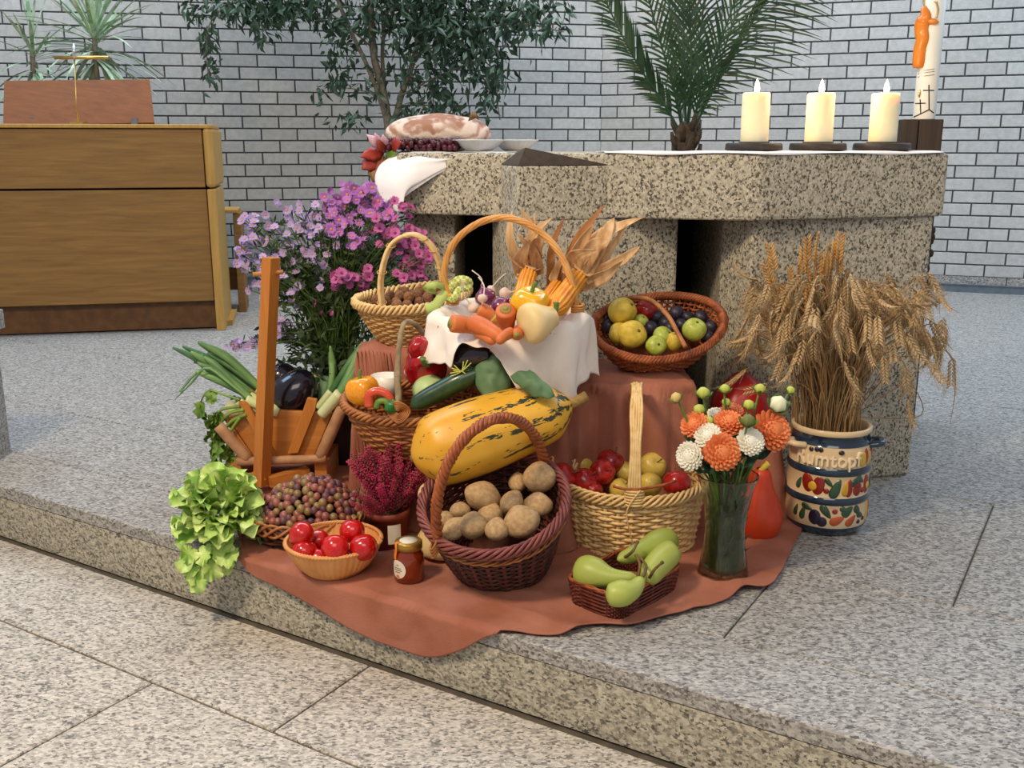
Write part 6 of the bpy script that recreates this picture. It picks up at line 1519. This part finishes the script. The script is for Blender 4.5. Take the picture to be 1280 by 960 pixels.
# creeper spray with red leaves
m_cre = mat('red_creeper_leaf', '861e1e', '9c3c28', sc_=30, rough=.5, rnd=.2); m_creo = mat('orange_creeper_leaf', '8c4422', '7c5c30', sc_=25, rough=.5); m_crep = mat('pink_creeper_leaf', 'd8a0b0', 'ecc8d0', sc_=25, rough=.5)
sp_ = thing('creeper_spray', 'spray of red and orange autumn creeper leaves beside the loaf', 'leaves', atY(480, 190, 3.12)); S0 = Vector(sp_.location)
for x0, y0, x1, y1, w_, mt_ in ((482, 188, 458, 168, .016, m_crep), (484, 186, 470, 178, .02, m_cre), (488, 182, 502, 178, .022, m_cre), (480, 190, 450, 196, .022, m_cre), (478, 194, 466, 228, .034, m_creo), (476, 196, 452, 212, .03, m_cre), (484, 196, 482, 222, .03, m_creo), (486, 188, 494, 200, .02, m_gstem), (478, 186, 468, 166, .012, m_crep), (483, 184, 478, 168, .012, m_crep)):
    a, b = atY(x0, y0, 3.11)-S0, atY(x1, y1, 3.06)-S0; d = b-a; s = d.cross(Vector((0, -1, .2))).normalized(); rows = []
    for i in range(9):
        f = i/8.; ww = w_*math.sin(PI*min(1, f**.8*.95+.03))*(1+.12*math.cos(i*PI)); rows.append([tuple(a+d*f+s*ww*x+Vector((0, .006*x*x-.01*math.sin(f*PI), 0))) for x in (-1, -.5, 0, .5, 1)])
    o = M().grid(rows).build('leaf', mt_, sp_); q = o.modifiers.new('s', 'SOLIDIFY'); q.thickness = .0008
M().tube(spline([(0, .05, .0), (0, 0, 0), atY(478, 200, 3.10)-S0, atY(470, 215, 3.08)-S0], 10), .002, 5).build('twig', m_stem, sp_)
# candles
m_flame = mat('candle_flame', 'ffffff', emit=('ffd0a0', 14)); m_wick = mat('wick', '1c1410', rough=.9); m_disc = mat('black_candle_plate', '2a2420', '38302a', sc_=20, rough=.6)
def cand(px, lb, lbd):
    p = atY(px, 187, 3.02+.0*(px-1028)); 
    d = thing('candle_plate', lbd, 'candle plate', (p.x, 3.03 if px < 1000 else 3.06, ZT+.004))
    M().lathe([(.001, 0), (.070, 0), (.084, .003), (.082, .020), (.078, .023), (.001, .023)], 48).build('plate_body', m_disc, d)
    M().lathe([(.044, .0235), (.046, .0255), (.044, .0265), (.042, .0240)], 40).build('plate_ring', m_bronze, d)
    z = ZT+.004+.0235
    t_ = thing('pillar_candle', lb, 'candle', (p.x, d.location.y, z))
    hh = .142
    prof_ = [(.001, 0), (.040, 0), (.041, .004), (.0405, hh-.006), (.0385, hh), (.034, hh-.001), (.026, hh-.010), (.010, hh-.013), (.001, hh-.013)]
    M().lathe(prof_, 44).jit(.0008, 30).build('wax', m_wax, t_)
    M().tube([(0, 0, hh-.014), (.001, 0, hh+.004)], .0012, 5).build('wick', m_wick, t_)
    fo = M().lathe([(.0005, hh-.004), (.006, hh+.002), (.0085, hh+.011), (.006, hh+.024), (.0025, hh+.034), (.0004, hh+.040)], 16).build('flame', m_flame, t_)
    l = bpy.data.lights.new('flame_light', 'POINT'); l.energy = 2.4; l.color = (1, .62, .3); l.shadow_soft_size = .012
    lo = bpy.data.objects.new('flame_light', l); C.objects.link(lo); lo.location = (p.x, d.location.y-.0, z+hh+.055)
cand(943, 'lit cream pillar candle nearest the palm', 'black round plate under the candle nearest the palm')
cand(1027, 'lit cream pillar candle in the middle of the three', 'black round plate under the middle candle')
cand(1108, 'lit cream pillar candle nearest the painted tall candle', 'black round plate under the rightmost short candle')
# stand and tall painted candle
pcn = atY(1155, 150, 3.52)
stn = thing('candle_column', 'blackened square timber column carrying the tall painted candle', 'column', (pcn.x, 3.56, 0))
ztop = atY(1155, 149, 3.48).z
xl, xr = atY(1128, 170, 3.48).x-pcn.x, atY(1179, 170, 3.48).x-pcn.x
xm = (xl+xr)/2-.012
for xa, xb in ((xl, xm-.004), (xm, xr)):
    o = M().box(((xa+xb)/2, 0, ztop/2), (xb-xa, .15, ztop)).build('timber', m_darkw, stn, smooth=False); b = o.modifiers.new('bevel', 'BEVEL'); b.width = .003; b.segments = 2
m = M()
for k in range(26): m.blob((xr+.004, R.uniform(-.07, .0), .60+R.uniform(-.10, .12)), (.009, .012, .014), 6, 5)
m.build('rough_bark', m_palmb, stn)['kind'] = 'stuff'
rw = .0365; hT = .62
tall = thing('tall_candle', 'tall white candle with raised orange figure and thin black crosses', 'candle', (atY(1157.5, 120, 3.55).x, 3.55, ztop))
M().lathe([(.001, 0), (rw*.98, 0), (rw, .004), (rw, hT), (.001, hT)], 48).build('wax', mat('white_wax', 'dfe2da', 'e8ebe4', sc_=6, rough=.4, sss=.1), tall)
T0 = Vector(tall.location)
def oncyl(px, py, dr=.0):
    zz = atY(px, py, 3.515).z-T0.z; xx = atY(px, py, 3.515).x-T0.x; xx = max(-rw*.98, min(rw*.98, xx)); a = math.asin(xx/rw); r_ = rw+dr; return (r_*math.sin(a), -r_*math.cos(a), zz)
m_orw = mat('orange_wax', 'd8781c', 'e08a28', sc_=8, rough=.3, coat=.3)
P = spline([oncyl(x, y, .001) for x, y in ((1150, 84), (1149, 74), (1155, 60), (1157, 48), (1151, 38), (1153, 28), (1160, 20), (1158, 8))], 40)
M().tube(P, np.interp(np.linspace(0, 1, 40), [0, .15, .4, .65, .8, .9, 1], [.018, .023, .022, .026, .025, .018, .010]), 12, sq=1).jit(.0015, 50).build('wax_figure', m_orw, tall)
M().tube(spline([oncyl(x, y, .004) for x, y in ((1160, 26), (1167, 27), (1172, 28))], 8), [.010]*5+[.008, .006, .004], 8).build('figure_arm', m_orw, tall)
for pts in ([(1150, 78), (1151, 66), (1156, 54)], [(1152, 60), (1156, 46), (1158, 38)], [(1153, 45), (1156, 36), (1158, 30)]):
    M().tube(spline([oncyl(x, y, .018) for x, y in pts], 12), .0022, 6).build('gold_line', mat('gold_wax', 'e8b860', rough=.25, metal=.4), tall)
for pts in ([(1148, 4), (1147, 14), (1150, 22)], [(1170, 2), (1172, 12), (1170, 22)], [(1148, 6), (1158, -4), (1171, 4)]):
    M().tube(spline([oncyl(x, y, .002) for x, y in pts], 12), .003, 6).build('gold_halo', m_brass, tall)
m = M()
for seg in ([(1161, 106), (1161, 138)], [(1155, 113), (1167, 113)], [(1152, 124), (1152, 143)], [(1148, 129), (1157, 129)], [(1145, 147), (1152, 142), (1161, 137), (1167, 141)]):
    M().tube([oncyl(np.interp(t, np.linspace(0, 1, len(seg)), [q[0] for q in seg]), np.interp(t, np.linspace(0, 1, len(seg)), [q[1] for q in seg]), .0008) for t in np.linspace(0, 1, 21)], .0019, 5).build('black_cross' if len(seg) == 2 else 'black_line', m_wick, tall)
for yy in (88, 91, 95):
    M().tube(spline([oncyl(x, yy+((x-1156)*-.15), .0005) for x in (1146, 1152, 1158, 1164, 1168)], 12), .0010, 5).build('grey_line', m_bark, tall)
o = M().blob(oncyl(1152, 117, -.001), (.007, .003, .014), 12, 8).build('gold_drop', m_brass, tall)
